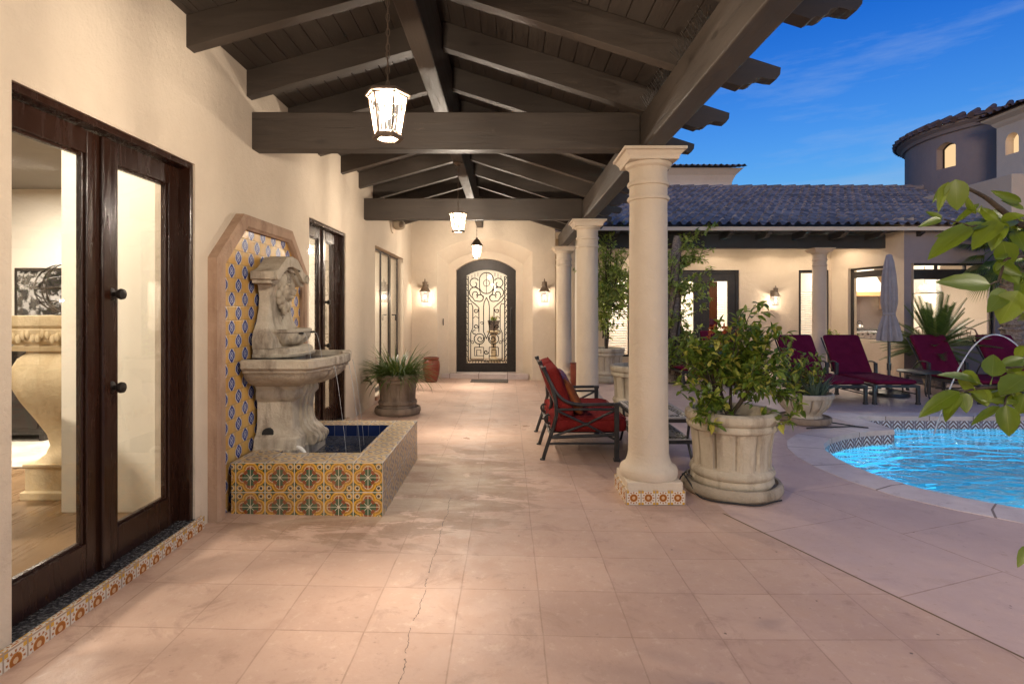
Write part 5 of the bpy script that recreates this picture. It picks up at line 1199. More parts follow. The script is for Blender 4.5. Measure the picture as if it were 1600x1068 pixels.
for k in range(4): mb.ball((9.55 + .09 * cos(k * pi / 2), 12.75 + .09 * sin(k * pi / 2), 2.0), (.022, .022, .04), 8, 6)
mb.build('bulb', MT['bulb'], t, smooth=80); light('chandelier_light', 'POINT', (9.55, 12.75, 2.0), 15, WARM, t, .06)
def dchair(x, y, rz, label):
    t = thing('dining_chair', label, 'chair', (x, y, 0), rz, 'metal dining chairs behind the dining window')
    mb = MB()
    mb.tube([(-.24, .2, .45), (-.25, .23, .95), (-.18, .24, 1.06), (0, .245, 1.10), (.18, .24, 1.06), (.25, .23, .95), (.24, .2, .45)], .016, 8)
    for k in range(5): mb.tube([(-.2 + k * .1, .22, .48), (-.2 + k * .1 + (.05 if k % 2 else -.05), .235, .78), (-.2 + k * .1, .242, 1.05)], .009, 6)
    for z in (.62, .78, .93): mb.tube([(-.24, .225, z), (.24, .225, z)], .009, 6)
    mb.build('backrest', MT['lantern'], t, smooth=60, local=True)
    mb = MB(); mb.box(-.25, .25, -.25, .22, .42, .47); mb.build('seat', MT['rug'], t, bevel=.02, local=True)
    for sx_, sy_ in ((-1, -1), (1, -1), (-1, 1), (1, 1)):
        mb = MB(); mb.tube([(sx_ * .22, sy_ * .2, .43), (sx_ * .25, sy_ * .23, 0)], .015, 8); mb.build('leg', MT['lantern'], t, smooth=60, local=True)
dchair(9.45, 12.45, .35, 'metal dining chair turned sideways behind the sago palm')
dchair(9.98, 12.35, pi, 'metal dining chair with lattice back behind the rightmost lounger')

# ------------------------------------------------------------------ loveseat
lv = thing('loveseat', 'dark bronze metal patio loveseat with red cushions beside the column', 'loveseat', (.75, 6.1, 0))
Y0, Y1 = 5.50, 6.76; F = MT['furn']; r_ = .019
def backcurve(y): return [(.345, y, 0), (.375, y, .10), (.455, y, .34), (.485, y, .46), (.475, y, .60), (.43, y, .76), (.36, y, .905)]
for y in (Y0, 6.13, Y1):
    mb = MB(); mb.tube(sum([bez(*[Vector(q) for q in (p0, p0, p1, p1)], 3)[:-1] for p0, p1 in zip(backcurve(y), backcurve(y)[1:])], []) + [Vector(backcurve(y)[-1])], r_, 10); mb.lathe([(.027, 0), (.027, .02), (.022, .03)], (.345, y, 0), 10)
    mb.tube([(.361, y, .90), (.352, y, .93)], .026, 10); mb.build('rear_leg', F, lv, smooth=60)
for y in (Y0, Y1):
    mb = MB(); mb.box(1.055, 1.10, y - .022, y + .022, .02, .55); mb.box(1.047, 1.108, y - .03, y + .03, 0, .03); mb.box(1.047, 1.108, y - .03, y + .03, .545, .575); mb.build('front_leg', F, lv, bevel=.005)
    mb = MB()
    mb.tube(bez((.43, y, .77), (.50, y, .60), (.60, y, .555), (.78, y, .558), 10) + [Vector((1.05, y, .562))], .017, 10); mb.tube([(.485, y, .512), (1.055, y, .512)], .013, 8); mb.build('armrest', F, lv, smooth=60)
    mb = MB()
    ce = (.775, y, .365)
    for p in ((.49, y, .50), (1.055, y, .50), (.42, y, .235), (1.055, y, .22)): mb.tube([p, ce], .012, 8)
    mb.tube([(ce[0] - .03, y, ce[2]), (ce[0] + .03, y, ce[2])], .02, 8); mb.build('cross_brace', F, lv, smooth=60)
    mb = MB(); mb.tube([(.42, y, .235), (1.055, y, .262)], .017, 8); mb.tube([(.395, y, .175), (1.055, y, .175)], .011, 8); mb.build('side_rail', F, lv, smooth=60)
mb = MB(); mb.box(1.06, 1.095, Y0, Y1, .245, .28); mb.tube([(.43, Y0, .25), (.43, Y1, .25)], .016, 8)
for i in range(9): mb.box(.43, 1.06, Y0 + .12 + i * .126, Y0 + .16 + i * .126, .255, .268)
mb.build('seat_frame', F, lv, bevel=.003)
mb = MB(); mb.tube([(.372, Y0, .88), (.372, Y1, .88)], .015, 8); mb.tube([(.47, Y0, .58), (.47, Y1, .58)], .012, 8)
for i in range(10): y = Y0 + .115 * (i + 1); mb.tube([(.47, y, .58), (.43, y, .74), (.372, y, .88)], .008, 6)
for y in (5.8, 6.45): mb.tube([(.425 + .035 * cos(a), y, .36 + .045 * sin(a)) for a in [2 * pi * k / 16 for k in range(16)]], .012, 6, close=True)
mb.build('back_frame', F, lv, smooth=60)
def cushion(mb, c, ax, h, p=.34, n=12, puff=.5):
    'a soft box: superellipsoid along three axes'
    c = Vector(c); A = [Vector(a).normalized() for a in ax]
    sg = lambda t, e: math.copysign(abs(t) ** e, t)
    loops = []
    for j in range(n + 1):
        ph = -pi / 2 + pi * j / n; ph = max(-1.53, min(1.53, ph)); l = []
        for i in range(n * 3):
            a = 2 * pi * i / (n * 3); u = sg(cos(a), p) * sg(cos(ph), p); v = sg(sin(a), p) * sg(cos(ph), p); w_ = sg(sin(ph), .75)
            k = 1 - puff * .25 * max(abs(u), abs(v)) ** 4
            l.append(c + A[0] * u * h[0] + A[1] * v * h[1] + A[2] * w_ * h[2] * k)
        loops.append(l)
    mb.loft(loops)
bk = Vector((-.17, 0, .46)).normalized()
def welt(c, ax, h, dz, parent, mat, r=.006, e=.17):
    c = Vector(c); A = [Vector(a).normalized() for a in ax]; mb = MB()
    for s_ in (-1, 1): mb.tube([c + A[0] * h[0] * .985 * math.copysign(abs(cos(q)) ** e, cos(q)) + A[1] * h[1] * .985 * math.copysign(abs(sin(q)) ** e, sin(q)) + A[2] * dz * s_ for q in [2 * pi * k / 80 + .02 for k in range(80)]], r, 5, close=True)
    mb.build('piping', mat, parent, smooth=80)
for y in (5.815, 6.445):
    mb = MB(); cushion(mb, (.815, y, .355), ((1, 0, 0), (0, 1, 0), (0, 0, 1)), (.375, .308, .085), .16); k_ = mb.build('seat_cushion', MT['red'], lv, smooth=80); welt((.815, y, .355), ((1, 0, 0), (0, 1, 0), (0, 0, 1)), (.375, .308), .055, k_, MT['red'])
    mb = MB(); cushion(mb, (.52, y, .665), (bk, (0, 1, 0), bk.cross(Vector((0, 1, 0)))), (.265, .306, .085), .2); k_ = mb.build('back_cushion', MT['red'], lv, smooth=80); welt((.52, y, .665), (bk, (0, 1, 0), bk.cross(Vector((0, 1, 0)))), (.265, .306), .05, k_, MT['red'], e=.22)
pk = Vector((-.20, 0, .40)).normalized()
mb = MB(); cushion(mb, (.665, 5.76, .60), (pk, (0, 1, 0), pk.cross(Vector((0, 1, 0)))), (.19, .19, .06), .45, puff=2.2); tag(mb.build('throw_pillow', MT['rust'], smooth=80), 'plain rust orange throw pillow leaning on the loveseat back, nearer the camera', 'pillow')
mb = MB(); cushion(mb, (.64, 6.10, .65), (pk, (0, 1, .2), pk.cross(Vector((0, 1, 0)))), (.19, .19, .06), .45, puff=2.2); tag(mb.build('throw_pillow', MT['pattern'], smooth=80), 'patterned throw pillow behind the plain rust pillow on the loveseat', 'pillow')
# mosaic coffee table
t = thing('coffee_table', 'low mosaic topped metal table between the column and the shrub pot', 'table', (1.55, 5.9, 0))
_m = M('mosaic_top'); _x, _y, _z = _m.xyz(); _n = _m.noise(45, 2, .5); _e = ((_x.abs() - .19).abs().lt(.045)) * _y.abs().lt(.46); _e = _e.max(((_y.abs() - .40).abs().lt(.055)) * _x.abs().lt(.235))
MT['mosaic'] = _m.set(_m.mix(_e * _n.gt(.46), _m.mix(_n, (.36, .33, .31), (.44, .41, .39)), (.03, .03, .035)), .25, 0, .5)
for z, k, nm in ((.45, 1, 'table_top'), (.235, .93, 'lower_shelf')):
    mb = MB(); mb.box(-.27 * k, .27 * k, -.5 * k, .5 * k, z - .012, z); mb.build(nm, MT['mosaic'], t, bevel=.004, local=True)
    mb = MB(); h_, l_ = .275 * k, .505 * k
    for a, b in (((-h_, -l_), (h_, -l_)), ((h_, -l_), (h_, l_)), ((h_, l_), (-h_, l_)), ((-h_, l_), (-h_, -l_))): mb.bar((*a, z - .03), (*b, z - .03), .02, .034)
    mb.build('edge_rail', F, t, local=True, bevel=.003)
for sx_ in (-1, 1):
    for sy_ in (-1, 1):
        mb = MB(); mb.tube([(sx_ * .235, sy_ * .45, .43), (sx_ * .22, sy_ * .42, .22), (sx_ * .25, sy_ * .47, .03), (sx_ * .26, sy_ * .49, .0)], .014, 8); mb.build('leg', F, t, smooth=60, local=True)

# ------------------------------------------------------------------ pots
def ribbed(a, z): return 1 - .085 * max(0, 1 - abs(((a / (2 * pi) * 12) % 1) - .5) * 2 / .18 ) if True else 1
def big_pot(name, label, loc, s=1.0, mat='pot', group=None, saucer=True):
    t = thing(name, label, 'pot', loc, 0, group); x, y, z = loc; b = .075 if saucer else 0
    mb = MB()
    lo = [(.26, 0), (.315, .005), (.328, .03), (.322, .06), (.312, .068), (.325, .08), (.335, .105), (.325, .135), (.308, .145)]
    mid = [(.305, .16), (.310, .30), (.325, .43)]
    hi = [(.330, .445), (.352, .455), (.360, .48), (.350, .50), (.343, .505), (.360, .515), (.372, .545), (.368, .58), (.345, .598), (.315, .598), (.30, .585), (.292, .50), (.285, .46)]
    N = 112
    loops = []
    for r, q in lo + mid + hi:
        rib_ = (r, q) in mid
        loops.append([(x + s * r * (ribbed(2 * pi * i / N, q) if rib_ else 1) * cos(2 * pi * i / N), y + s * r * (ribbed(2 * pi * i / N, q) if rib_ else 1) * sin(2 * pi * i / N), z + b + s * q) for i in range(N)])
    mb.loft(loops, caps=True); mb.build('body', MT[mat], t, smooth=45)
    mb = MB(); mb.lathe([(0.0, .50), (.15, .515), (.293, .50)], (x, y, z + b), 28, caps=False); mb.v = [(x + (p[0] - x) * s, y + (p[1] - y) * s, z + b + (p[2] - z - b) * s) for p in mb.v]; mb.build('soil', MT['soil'], t, smooth=80)
    if saucer:
        mb = MB(); lob = lambda a, q: 1 + (.02 * abs(cos(a * 2.5)) if q > .02 else 0)
        mb.lathe([(.33, 0), (.375, .004), (.392, .035), (.388, .075), (.372, .098), (.352, .098), (.345, .075), (.30, .07)], (x, y, z), 90, rf=lob); mb.v = [(x + (p[0] - x) * s, y + (p[1] - y) * s, p[2]) for p in mb.v]
        mb.build('saucer', MT['saucer' if mat == 'pot' else mat], t, smooth=50)
    return t
P1 = (1.865, 4.64, 0); P2 = (1.88, 8.12, 0); P3 = (2.05, 11.6, 0)
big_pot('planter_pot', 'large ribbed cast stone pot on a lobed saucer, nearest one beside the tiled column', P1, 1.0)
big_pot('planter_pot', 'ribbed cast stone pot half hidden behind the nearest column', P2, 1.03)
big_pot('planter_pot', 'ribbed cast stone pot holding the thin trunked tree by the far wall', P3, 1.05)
big_pot('planter_pot', 'brown ribbed pot of strappy grass beside the house wall', (-1.53, 7.76, gz(-1.53)), .80, 'pot_brown')
# loop of black hose by the near pot
mb = MB(); mb.tube([(P1[0] + (.405 + .015 * sin(k * .9)) * cos(R(165 + k * 7)), P1[1] + (.405 + .015 * sin(k * .9)) * sin(R(165 + k * 7)), .014 + .13 * max(0, 1 - abs(k - 3) / 3.2)) for k in range(22)], .0065, 6)
mb.tube([(P1[0] + .40 * cos(R(172)), P1[1] + .40 * sin(R(172)), .11), (P1[0] + .36 * cos(R(172)), P1[1] + .36 * sin(R(172)), .135), (P1[0] + .345 * cos(R(185)), P1[1] + .345 * sin(R(185)), .12)], .0065, 6)
tag(mb.build('drip_hose', MT['black'], smooth=80), 'thin black drip hose looped at the saucer of the nearest big pot', 'hose')
bp = thing('bowl_planter', 'low fluted cast stone bowl planter on a saucer near the pool curve', 'pot', (3.95, 7.42, 0))
mb = MB(); fl = lambda a, z: 1 - (.075 * max(0, 1 - abs(((a / (2 * pi) * 16) % 1) - .5) / .17) if .13 < z < .33 else 0)
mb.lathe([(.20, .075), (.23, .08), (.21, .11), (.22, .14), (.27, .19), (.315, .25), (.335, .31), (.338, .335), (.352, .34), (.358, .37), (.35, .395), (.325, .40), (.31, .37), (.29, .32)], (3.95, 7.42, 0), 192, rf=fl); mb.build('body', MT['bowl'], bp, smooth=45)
mb = MB(); mb.lathe([(0, .345), (.31, .335)], (3.95, 7.42, 0), 24, caps=False); mb.build('soil', MT['soil'], bp)
mb = MB(); mb.lathe([(.27, 0), (.315, .01), (.33, .05), (.325, .085), (.305, .09), (.29, .07), (.2, .07)], (3.95, 7.42, 0), 48); mb.build('saucer', MT['pot_brown'], bp, smooth=50)
mb = MB(); mb.tube([(4.2, 7.25, .03), (4.42, 7.12, .012), (4.52, 6.98, .018), (4.36, 6.86 + .2, .018), (3.75, 6.98, .012)], .008, 6)
tag(mb.build('drip_hose', MT['black'], smooth=80), 'thin black drip hose curling from the bowl planter toward the pool', 'hose')
t = thing('glazed_jar', 'red glazed jar behind the strappy grass pot in the corner', 'jar', (-1.52, 11.1, gz(-1.5)))
mb = MB(); mb.lathe([(.10, 0), (.12, .02), (.16, .16), (.175, .30), (.165, .40), (.14, .44), (.155, .46), (.16, .485), (.14, .49), (.125, .44)], (-1.52, 11.1, gz(-1.5)), 28); mb.build('body', MT['terracotta'], t, smooth=50)
t = thing('terracotta_jar', 'slim terracotta jar standing between the two far columns', 'jar', (1.34, 11.15, 0))
mb = MB(); mb.lathe([(.08, 0), (.09, .02), (.105, .2), (.11, .36), (.10, .42), (.112, .43), (.112, .45), (.09, .45), (.085, .4)], (1.34, 10.95, 0), 24); mb.build('body', MT['terracotta'], t, smooth=50)
mb = MB(); mb.box(-.75, .01, 11.16, 11.60, gz(-.4) + .001, gz(-.4) + .014); tag(mb.build('door_mat', MT['wicker'], bevel=.004), 'dark rectangular doormat in front of the iron front door', 'doormat')

# ------------------------------------------------------------------ sun loungers
def make_lounger():
    t = thing('sun_lounger', None, 'sun lounger', (0, 0, 0), 0, 'maroon cushioned sun loungers along the wing'); w_ = .34
    a = R(58); bx = Vector((0, cos(a), sin(a))); H = Vector((0, 1.14, .36))
    mb = MB()
    for s in (-1, 1): mb.bar((s * w_, .02, .285), (s * w_, 1.55, .285), .035, .04)
    mb.bar((-w_, .02, .285), (w_, .02, .285), .035, .04); mb.bar((-w_, 1.55, .285), (w_, 1.55, .285), .035, .04); mb.bar((-w_, .9, .13), (w_, .9, .13), .02, .02)
    for s in (-1, 1): mb.bar((s * w_, .04, .16), (s * w_, 1.5, .16), .016, .018)
    for k in range(9): mb.box(-w_, w_, .1 + k * .12, .14 + k * .12, .30, .308)
    mb.build('frame', F, t, local=True, bevel=.004)
    for s in (-1, 1):
        for y in (.02, 1.05):
            mb = MB(); mb.box(s * w_ - .024, s * w_ + .024, y - .022, y + .022, 0.015, .30 if y < .5 else .56); mb.box(s * w_ - .03, s * w_ + .03, y - .028, y + .028, 0, .03); mb.build('leg', F, t, local=True, bevel=.004)
        mb = MB(); mb.box(s * w_ - .02, s * w_ + .02, 1.53, 1.57, .0, .30); mb.build('leg', F, t, local=True, bevel=.004)
        mb = MB(); mb.tube(bez((s * w_, 1.05, .555), (s * w_, 1.15, .60), (s * w_, 1.38, .60), (s * w_, 1.46, .30), 10), .014, 8); mb.build('armrest', F, t, local=True, smooth=60)
        mb = MB(); mb.tube([H + Vector((s * .3, 0, -.04)), H + Vector((s * .3, .1, 0)) + bx * .72], .014, 8); mb.build('back_frame', F, t, local=True, smooth=60)
    mb = MB(); cushion(mb, (0, .57, .352), ((1, 0, 0), (0, 1, 0), (0, 0, 1)), (.325, .585, .044), .12, puff=.5); sc_ = mb.build('seat_cushion', MT['maroon'], t, local=True, smooth=80); mb = MB(); mb.tube([(.318 * math.copysign(abs(cos(q)) ** .14, cos(q)), .57 + .575 * math.copysign(abs(sin(q)) ** .14, sin(q)), .368) for q in [2 * pi * k / 72 + .02 for k in range(72)]], .006, 5, close=True)
    for yy in (.30, .57, .86): mb.tube([(-.30, yy, .394), (0, yy, .3935), (.30, yy, .394)], .004, 4)
    mb.build('piping', MT['maroon'], sc_, local=True, smooth=80)
    mb = MB(); nb = Vector((1, 0, 0)).cross(bx); cushion(mb, H + bx * .37 + nb * .02, ((1, 0, 0), bx, nb), (.325, .40, .042), .10, puff=.5); bc_ = mb.build('back_cushion', MT['maroon'], t, local=True, smooth=80); mb = MB(); C_ = H + bx * .37 + nb * .036; mb.tube([C_ + Vector((.318 * math.copysign(abs(cos(q)) ** .14, cos(q)), 0, 0)) + bx * .392 * math.copysign(abs(sin(q)) ** .14, sin(q)) for q in [2 * pi * k / 72 + .02 for k in range(72)]], .006, 5, close=True); mb.tube([C_ + Vector((-.30, 0, 0)) + nb * .026, C_ + Vector((.30, 0, 0)) + nb * .026], .004, 4); mb.build('piping', MT['maroon'], bc_, local=True, smooth=80)
    return t
lo0 = make_lounger()
for i, (x, y, rz, lab) in enumerate(((5.31, 8.76, .02, 'maroon sun lounger partly behind the shrubs in pots'), (6.13, 8.76, -.012, 'maroon sun lounger left of the closed umbrella, fully in view'),
        (7.80, 8.78, .03, 'maroon sun lounger in front of the sago palm, beside the small table'), (8.90, 8.74, -.025, 'maroon sun lounger behind the citrus branch, under the arc of water'),
        (3.72, 10.7, .06, 'maroon sun lounger far back behind the big shrub, nearer the vine covered trunk'), (4.60, 10.75, .03, 'maroon sun lounger far back behind the big shrub, under the lit wall lantern'))):
    o = lo0 if i == 0 else copy_tree(lo0); o.location = (x, y, 0); o.rotation_euler.z = rz; o['label'] = lab
t = thing('side_table', 'small round topped metal table between two maroon loungers', 'table', (6.98, 9.45, 0))
mb = MB(); mb.lathe([(.30, 0), (.315, .008), (.315, .022), (.30, .03)], (6.98, 9.45, .43), 36); mb.build('table_top', F, t, smooth=40)
for k in range(3):
    a = R(30 + 120 * k); d = Vector((cos(a), sin(a), 0)); c_ = Vector((6.98, 9.45, 0)); mb = MB(); mb.tube(bez(c_ + d * .26 + Vector((0, 0, .44)), c_ + d * .27 + Vector((0, 0, .2)), c_ + d * .16 + Vector((0, 0, .1)), c_ + d * .27, 10), .013, 8); mb.build('leg', F, t, smooth=60)
# closed umbrella
um = thing('closed_umbrella', 'closed grey canvas umbrella on a pole behind the loungers', 'umbrella', (6.66, 9.72, 0)); ux, uy = 6.66, 9.72
mb = MB(); mb.lathe([(.30, 0), (.31, .02), (.29, .06), (.10, .09), (.05, .11), (.045, .30), (.03, .32)], (ux, uy, 0), 32); mb.build('base', F, um, smooth=45)
mb = MB(); mb.tube([(ux, uy, .09), (ux, uy, 2.42)], .024, 12); mb.tube([(ux, uy, .44), (ux, uy, .56)], .035, 12); mb.build('pole', F, um, smooth=60)
mb = MB(); rnd = random.Random(3); ph_ = [rnd.uniform(-.3, .3) for _ in range(12)]
pl = lambda a, z: 1 + (.20 if z < 2.2 else .08) * sin(a * 11 + 2.2 * sin(a) + z * .8) * (1.3 if z < 1.3 else .9)
prof = [(.11, .98), (.155, .95), (.165, .98), (.155, 1.05), (.130, 1.20), (.100, 1.34), (.082, 1.40), (.081, 1.43), (.095, 1.50), (.112, 1.62), (.108, 1.85), (.092, 2.1), (.072, 2.32), (.052, 2.40), (.045, 2.44), (.03, 2.455), (.0, 2.46)]
mb.lathe(prof, (ux, uy, 0), 96, rf=pl); mb.build('canopy', MT['umbrella'], um, smooth=80)
mb = MB(); mb.lathe([(.088, 1.395), (.092, 1.40), (.092, 1.43), (.088, 1.435)], (ux, uy, 0), 40, rf=lambda a, z: 1.06); mb.build('tie_strap', MT['umbrella'], um, smooth=60)
# arc of water into the pool
mb = MB(); pts = []
for i in range(30):
    s = -1.0 + 1.75 * i / 29; pts.append((5.69 + .52 * s, 6.50 - .25 * s, 1.205 - 1.22 * s * s + .22 * s * s * (s > 0)))
mb.tube(pts, [.0085 + .0018 * sin(i * 1.9) for i in range(30)], 8); tag(mb.build('water_jet', MT['jet'], smooth=80), 'thin white arc of water falling into the pool', 'water jet')
mb = MB(); mb.tube([(6.10, 6.30, -.3), (6.09, 6.31, .52)], .02, 10); nz_ = mb.build('jet_nozzle', MT['stainless'], None, smooth=60); tag(nz_, 'slim metal nozzle of the arcing pool jet, behind the citrus leaves', 'nozzle')
# ------------------------------------------------------------------ plants
def leaf(mb, p, d, up, L_, W_, fold=.25, droop=.15):
    'six small faces folded along the midrib'
    d = Vector(d).normalized(); s = d.cross(Vector(up)); s = s.normalized() if s.length > 1e-4 else d.orthogonal().normalized(); n = s.cross(d)
    p = Vector(p); q = lambda t, w_, f: p + d * (L_ * t) + s * (W_ * w_) + n * (W_ * fold * abs(w_) * 1.6 - droop * L_ * t * t)
    mb.add([q(0, 0, 0), q(.38, 0, 0), q(.75, 0, 0), q(1, 0, 0), q(.33, .5, 1), q(.72, .36, 1), q(.33, -.5, 1), q(.72, -.36, 1)],
           [(0, 1, 4), (1, 2, 5, 4), (2, 3, 5), (0, 6, 1), (1, 6, 7, 2), (2, 7, 3)])
def rvec(rnd):
    while True:
        v = Vector((rnd.uniform(-1, 1), rnd.uniform(-1, 1), rnd.uniform(-1, 1)))
        if .1 < v.length < 1: return v.normalized()
def twigs(rnd, mbs, mbl, base, targets, r0, llen, lwid, per, spread, upb=.25, bare=.35):
    'curved stems from the base to each target, twigs and leaves along their outer part'
    for tg in targets:
        b = Vector(base) + Vector((rnd.uniform(-.05, .05), rnd.uniform(-.05, .05), 0)); tg = Vector(tg); m1 = b.lerp(tg, .35) + Vector((0, 0, .12 * (tg - b).length)); pts = bez(b, m1, m1.lerp(tg, .5) + rvec(rnd) * .05, tg, 9)
        mbs.tube(pts, [r0 * (1 - .8 * i / 9) for i in range(10)], 6)
        nt_ = max(3, int(per / 9))
        for k in range(nt_):
            u = bare + (1 - bare) * (k + rnd.random()) / nt_; i = min(8, int(u * 9)); p = pts[i].lerp(pts[i + 1], u * 9 - i)
            dr = (rvec(rnd) + (pts[i + 1] - pts[i]).normalized() * .6 + Vector((0, 0, upb))).normalized(); e = p + dr * spread * rnd.uniform(.5, 1.15)
            mbs.tube([p, p.lerp(e, .5) + rvec(rnd) * .01, e], [r0 * .22, r0 * .16, r0 * .08], 4)
            for j in range(9):
                a = .2 + .8 * j / 8; q = p.lerp(e, a); ld = (dr * .55 + rvec(rnd) + Vector((0, 0, .1))).normalized(); l = llen * rnd.uniform(.65, 1.2)
                leaf(mbl, q, ld, Vector((0, 0, 1)) + rvec(rnd) * .5, l, lwid * rnd.uniform(.8, 1.2) * l / llen, .25, rnd.uniform(.05, .4))
# shrub in the big pot
rnd = random.Random(11)
sh = thing('potted_shrub', 'bushy green shrub with pointed leaves growing in the nearest big pot', 'shrub', (P1[0], P1[1], .58)); B = Vector((P1[0] - .02, P1[1] - .02, .57))
ms, ml = MB(), MB(); T = []
for i in range(34):
    a = rnd.uniform(0, 2 * pi); e = rnd.uniform(0, 1.0); rr = rnd.uniform(.18, .44)
    T.append(B + Vector((rr * cos(a) * 1.0, rr * sin(a) * .8, .27 + .42 * e + rnd.uniform(-.05, .06))))
T += [B + Vector(v) for v in ((.22, 0, .98), (.12, .05, .92), (.16, -.1, .84), (.30, -.05, .78), (-.10, -.1, .70), (-.30, -.25, .16), (-.24, -.3, .10), (-.36, -.2, .28), (-.40, -.1, .50), (-.36, .1, .58), (.40, -.1, .28), (.44, -.2, .22), (.50, 0, .36), (.46, .1, .50), (.36, -.2, .58), (.52, -.1, .26))]
mains = [B + Vector(v) for v in ((-.13, -.03, .26), (.02, .03, .30), (.13, -.04, .27), (.06, -.10, .24), (-.05, .10, .30))]
for m_ in mains: ms.tube(bez(B + (m_ - B) * .12, B + Vector(((m_ - B).x * .2, (m_ - B).y * .2, .12)), m_ - Vector((0, 0, .08)), m_, 8), [.017 - .006 * k / 8 for k in range(9)], 8)
for tg in T:
    b_ = min(mains, key=lambda q: (q - tg).length); twigs(rnd, ms, ml, b_, [tg], .008, .084, .040, 52, .17, bare=.12)
for tg in ((-.36, -.22, .12), (-.30, -.30, .06), (-.26, -.2, .22), (.40, -.24, .06)): twigs(rnd, ms, ml, B + Vector((-.05, -.05, .02)), [B + Vector(tg)], .007, .08, .038, 40, .12, bare=.5)
ms.build('stem', MT['bark'], sh, smooth=80); ml.build('foliage', MT['leaf'], sh, smooth=None)
# trees in the two farther pots
rnd = random.Random(21)
def slim_tree(label, base, trunk_top, trunk_r, T, mat, llen, lwid, per, spread, seed, extra=()):
    rnd = random.Random(seed); t = thing('potted_tree', label, 'tree', base); b = Vector(base); tt = Vector(trunk_top); ms, ml = MB(), MB()
    ms.tube([b, b.lerp(tt, .4) + Vector((.02, .01, 0)), b.lerp(tt, .75) + Vector((-.015, 0, 0)), tt], [trunk_r, trunk_r * .85, trunk_r * .75, trunk_r * .6], 10)
    twigs(rnd, ms, ml, tt, T, trunk_r * .5, llen, lwid, per, spread, bare=.2)
    for b0, T0 in extra: twigs(rnd, ms, ml, b0, T0, trunk_r * .4, llen, lwid, per, spread, bare=.2)
    ms.build('trunk', MT['bark'], t, smooth=80); ml.build('crown', MT[mat], t); return t
def cloud(rnd, c, r, n): return [Vector(c) + Vector((v.x * r[0], v.y * r[1], v.z * r[2])) * rnd.uniform(.45, 1) for v in (rvec(rnd) for _ in range(n))]
c3 = Vector((2.12, 11.5, 2.15))
slim_tree('slim potted tree with small pale leaves seen between the first two columns', (P3[0], P3[1], .60), (2.10, 11.55, 1.55), .035, cloud(rnd, c3, (.58, .50, 1.0), 44) + [c3 + Vector(v) for v in ((-.62, -.2, .35), (-.70, -.25, .45), (.1, 0, 1.15), (.0, 0, 1.05))], 'leaf_light', .085, .038, 100, .27, 31,
          extra=((Vector((2.02, 11.6, .9)), [Vector((1.95, 11.5, 1.15)), Vector((2.15, 11.4, 1.2))]),))
c2 = Vector((1.95, 8.1, 1.9))
slim_tree('slender leafy tree in the pot hidden behind the nearest column', (P2[0], P2[1], .60), (1.90, 8.12, 1.30), .022, cloud(rnd, c2, (.35, .35, .55), 14) + [Vector(v) for v in ((2.45, 8.1, 2.35), (2.30, 8.1, 2.2), (2.62, 8.05, 2.50), (2.40, 8.0, 1.95), (2.72, 8.0, 1.75), (2.45, 8.1, 1.45), (1.50, 8.1, 1.90), (2.3, 8, 1.05), (2.35, 8.0, 2.45), (2.5, 8.1, 2.2), (1.30, 8.05, 1.62))], 'leaf_light', .072, .033, 60, .2, 33)
# vine covered trunk by the wing
rnd = random.Random(41); vt = thing('vine_covered_tree', 'thick dark trunk wrapped in pale green vines before the wing', 'tree', (3.42, 11.45, 0)); ms, ml = MB(), MB()
ms.tube([(3.40, 11.45, 0), (3.43, 11.45, .5), (3.42, 11.45, 1.5), (3.46, 11.45, 2.6), (3.50, 11.45, 3.0)], [.15, .125, .12, .11, .08], 14); ms.build('trunk', MT['palmbark'], vt, smooth=80)
ms = MB()
for k in range(10):
    a0 = rnd.uniform(0, 6.28); pts = [(3.42 + .14 * cos(a0 + z * 1.3), 11.45 + .14 * sin(a0 + z * 1.3), z) for z in [i * .2 for i in range(14)]]; ms.tube(pts, .010, 5)
T = []
for i in range(46): a = rnd.uniform(0, 6.28); z = rnd.uniform(.2, 2.9); rr = rnd.uniform(.18, .60) * (1.3 if z > 1.6 else .8); T.append(Vector((3.44 + rr * cos(a), 11.45 + rr * .7 * sin(a), z)))
T += [Vector(v) for v in ((4.25, 11.3, 3.2), (4.05, 11.3, 3.0), (3.95, 11.3, 2.85), (4.2, 11.3, 2.72), (4.15, 11.3, 2.25), (3.9, 11.3, 2.5), (3.85, 11.3, 2.05), (3.8, 11.3, 3.0), (3.0, 11.3, 2.6), (2.95, 11.3, 2.2), (4.1, 11.3, 1.8), (3.95, 11.3, 1.5))]
for tg in T: twigs(rnd, ms, ml, (3.43, 11.45, tg.z - .3), [tg], .010, .10, .046, 56, .2, bare=.1)
ms.build('vine_stem', MT['bark'], vt, smooth=80); ml.build('foliage', MT['leaf_light'], vt)
mb = MB(); mb.lathe([(0, .006), (.30, .006), (.33, .004)], (3.42, 11.45, 0), 28, caps=False); tag(mb.build('tree_bed', MT['soil']), 'round bed of dark soil at the vine covered trunk', kind='structure')
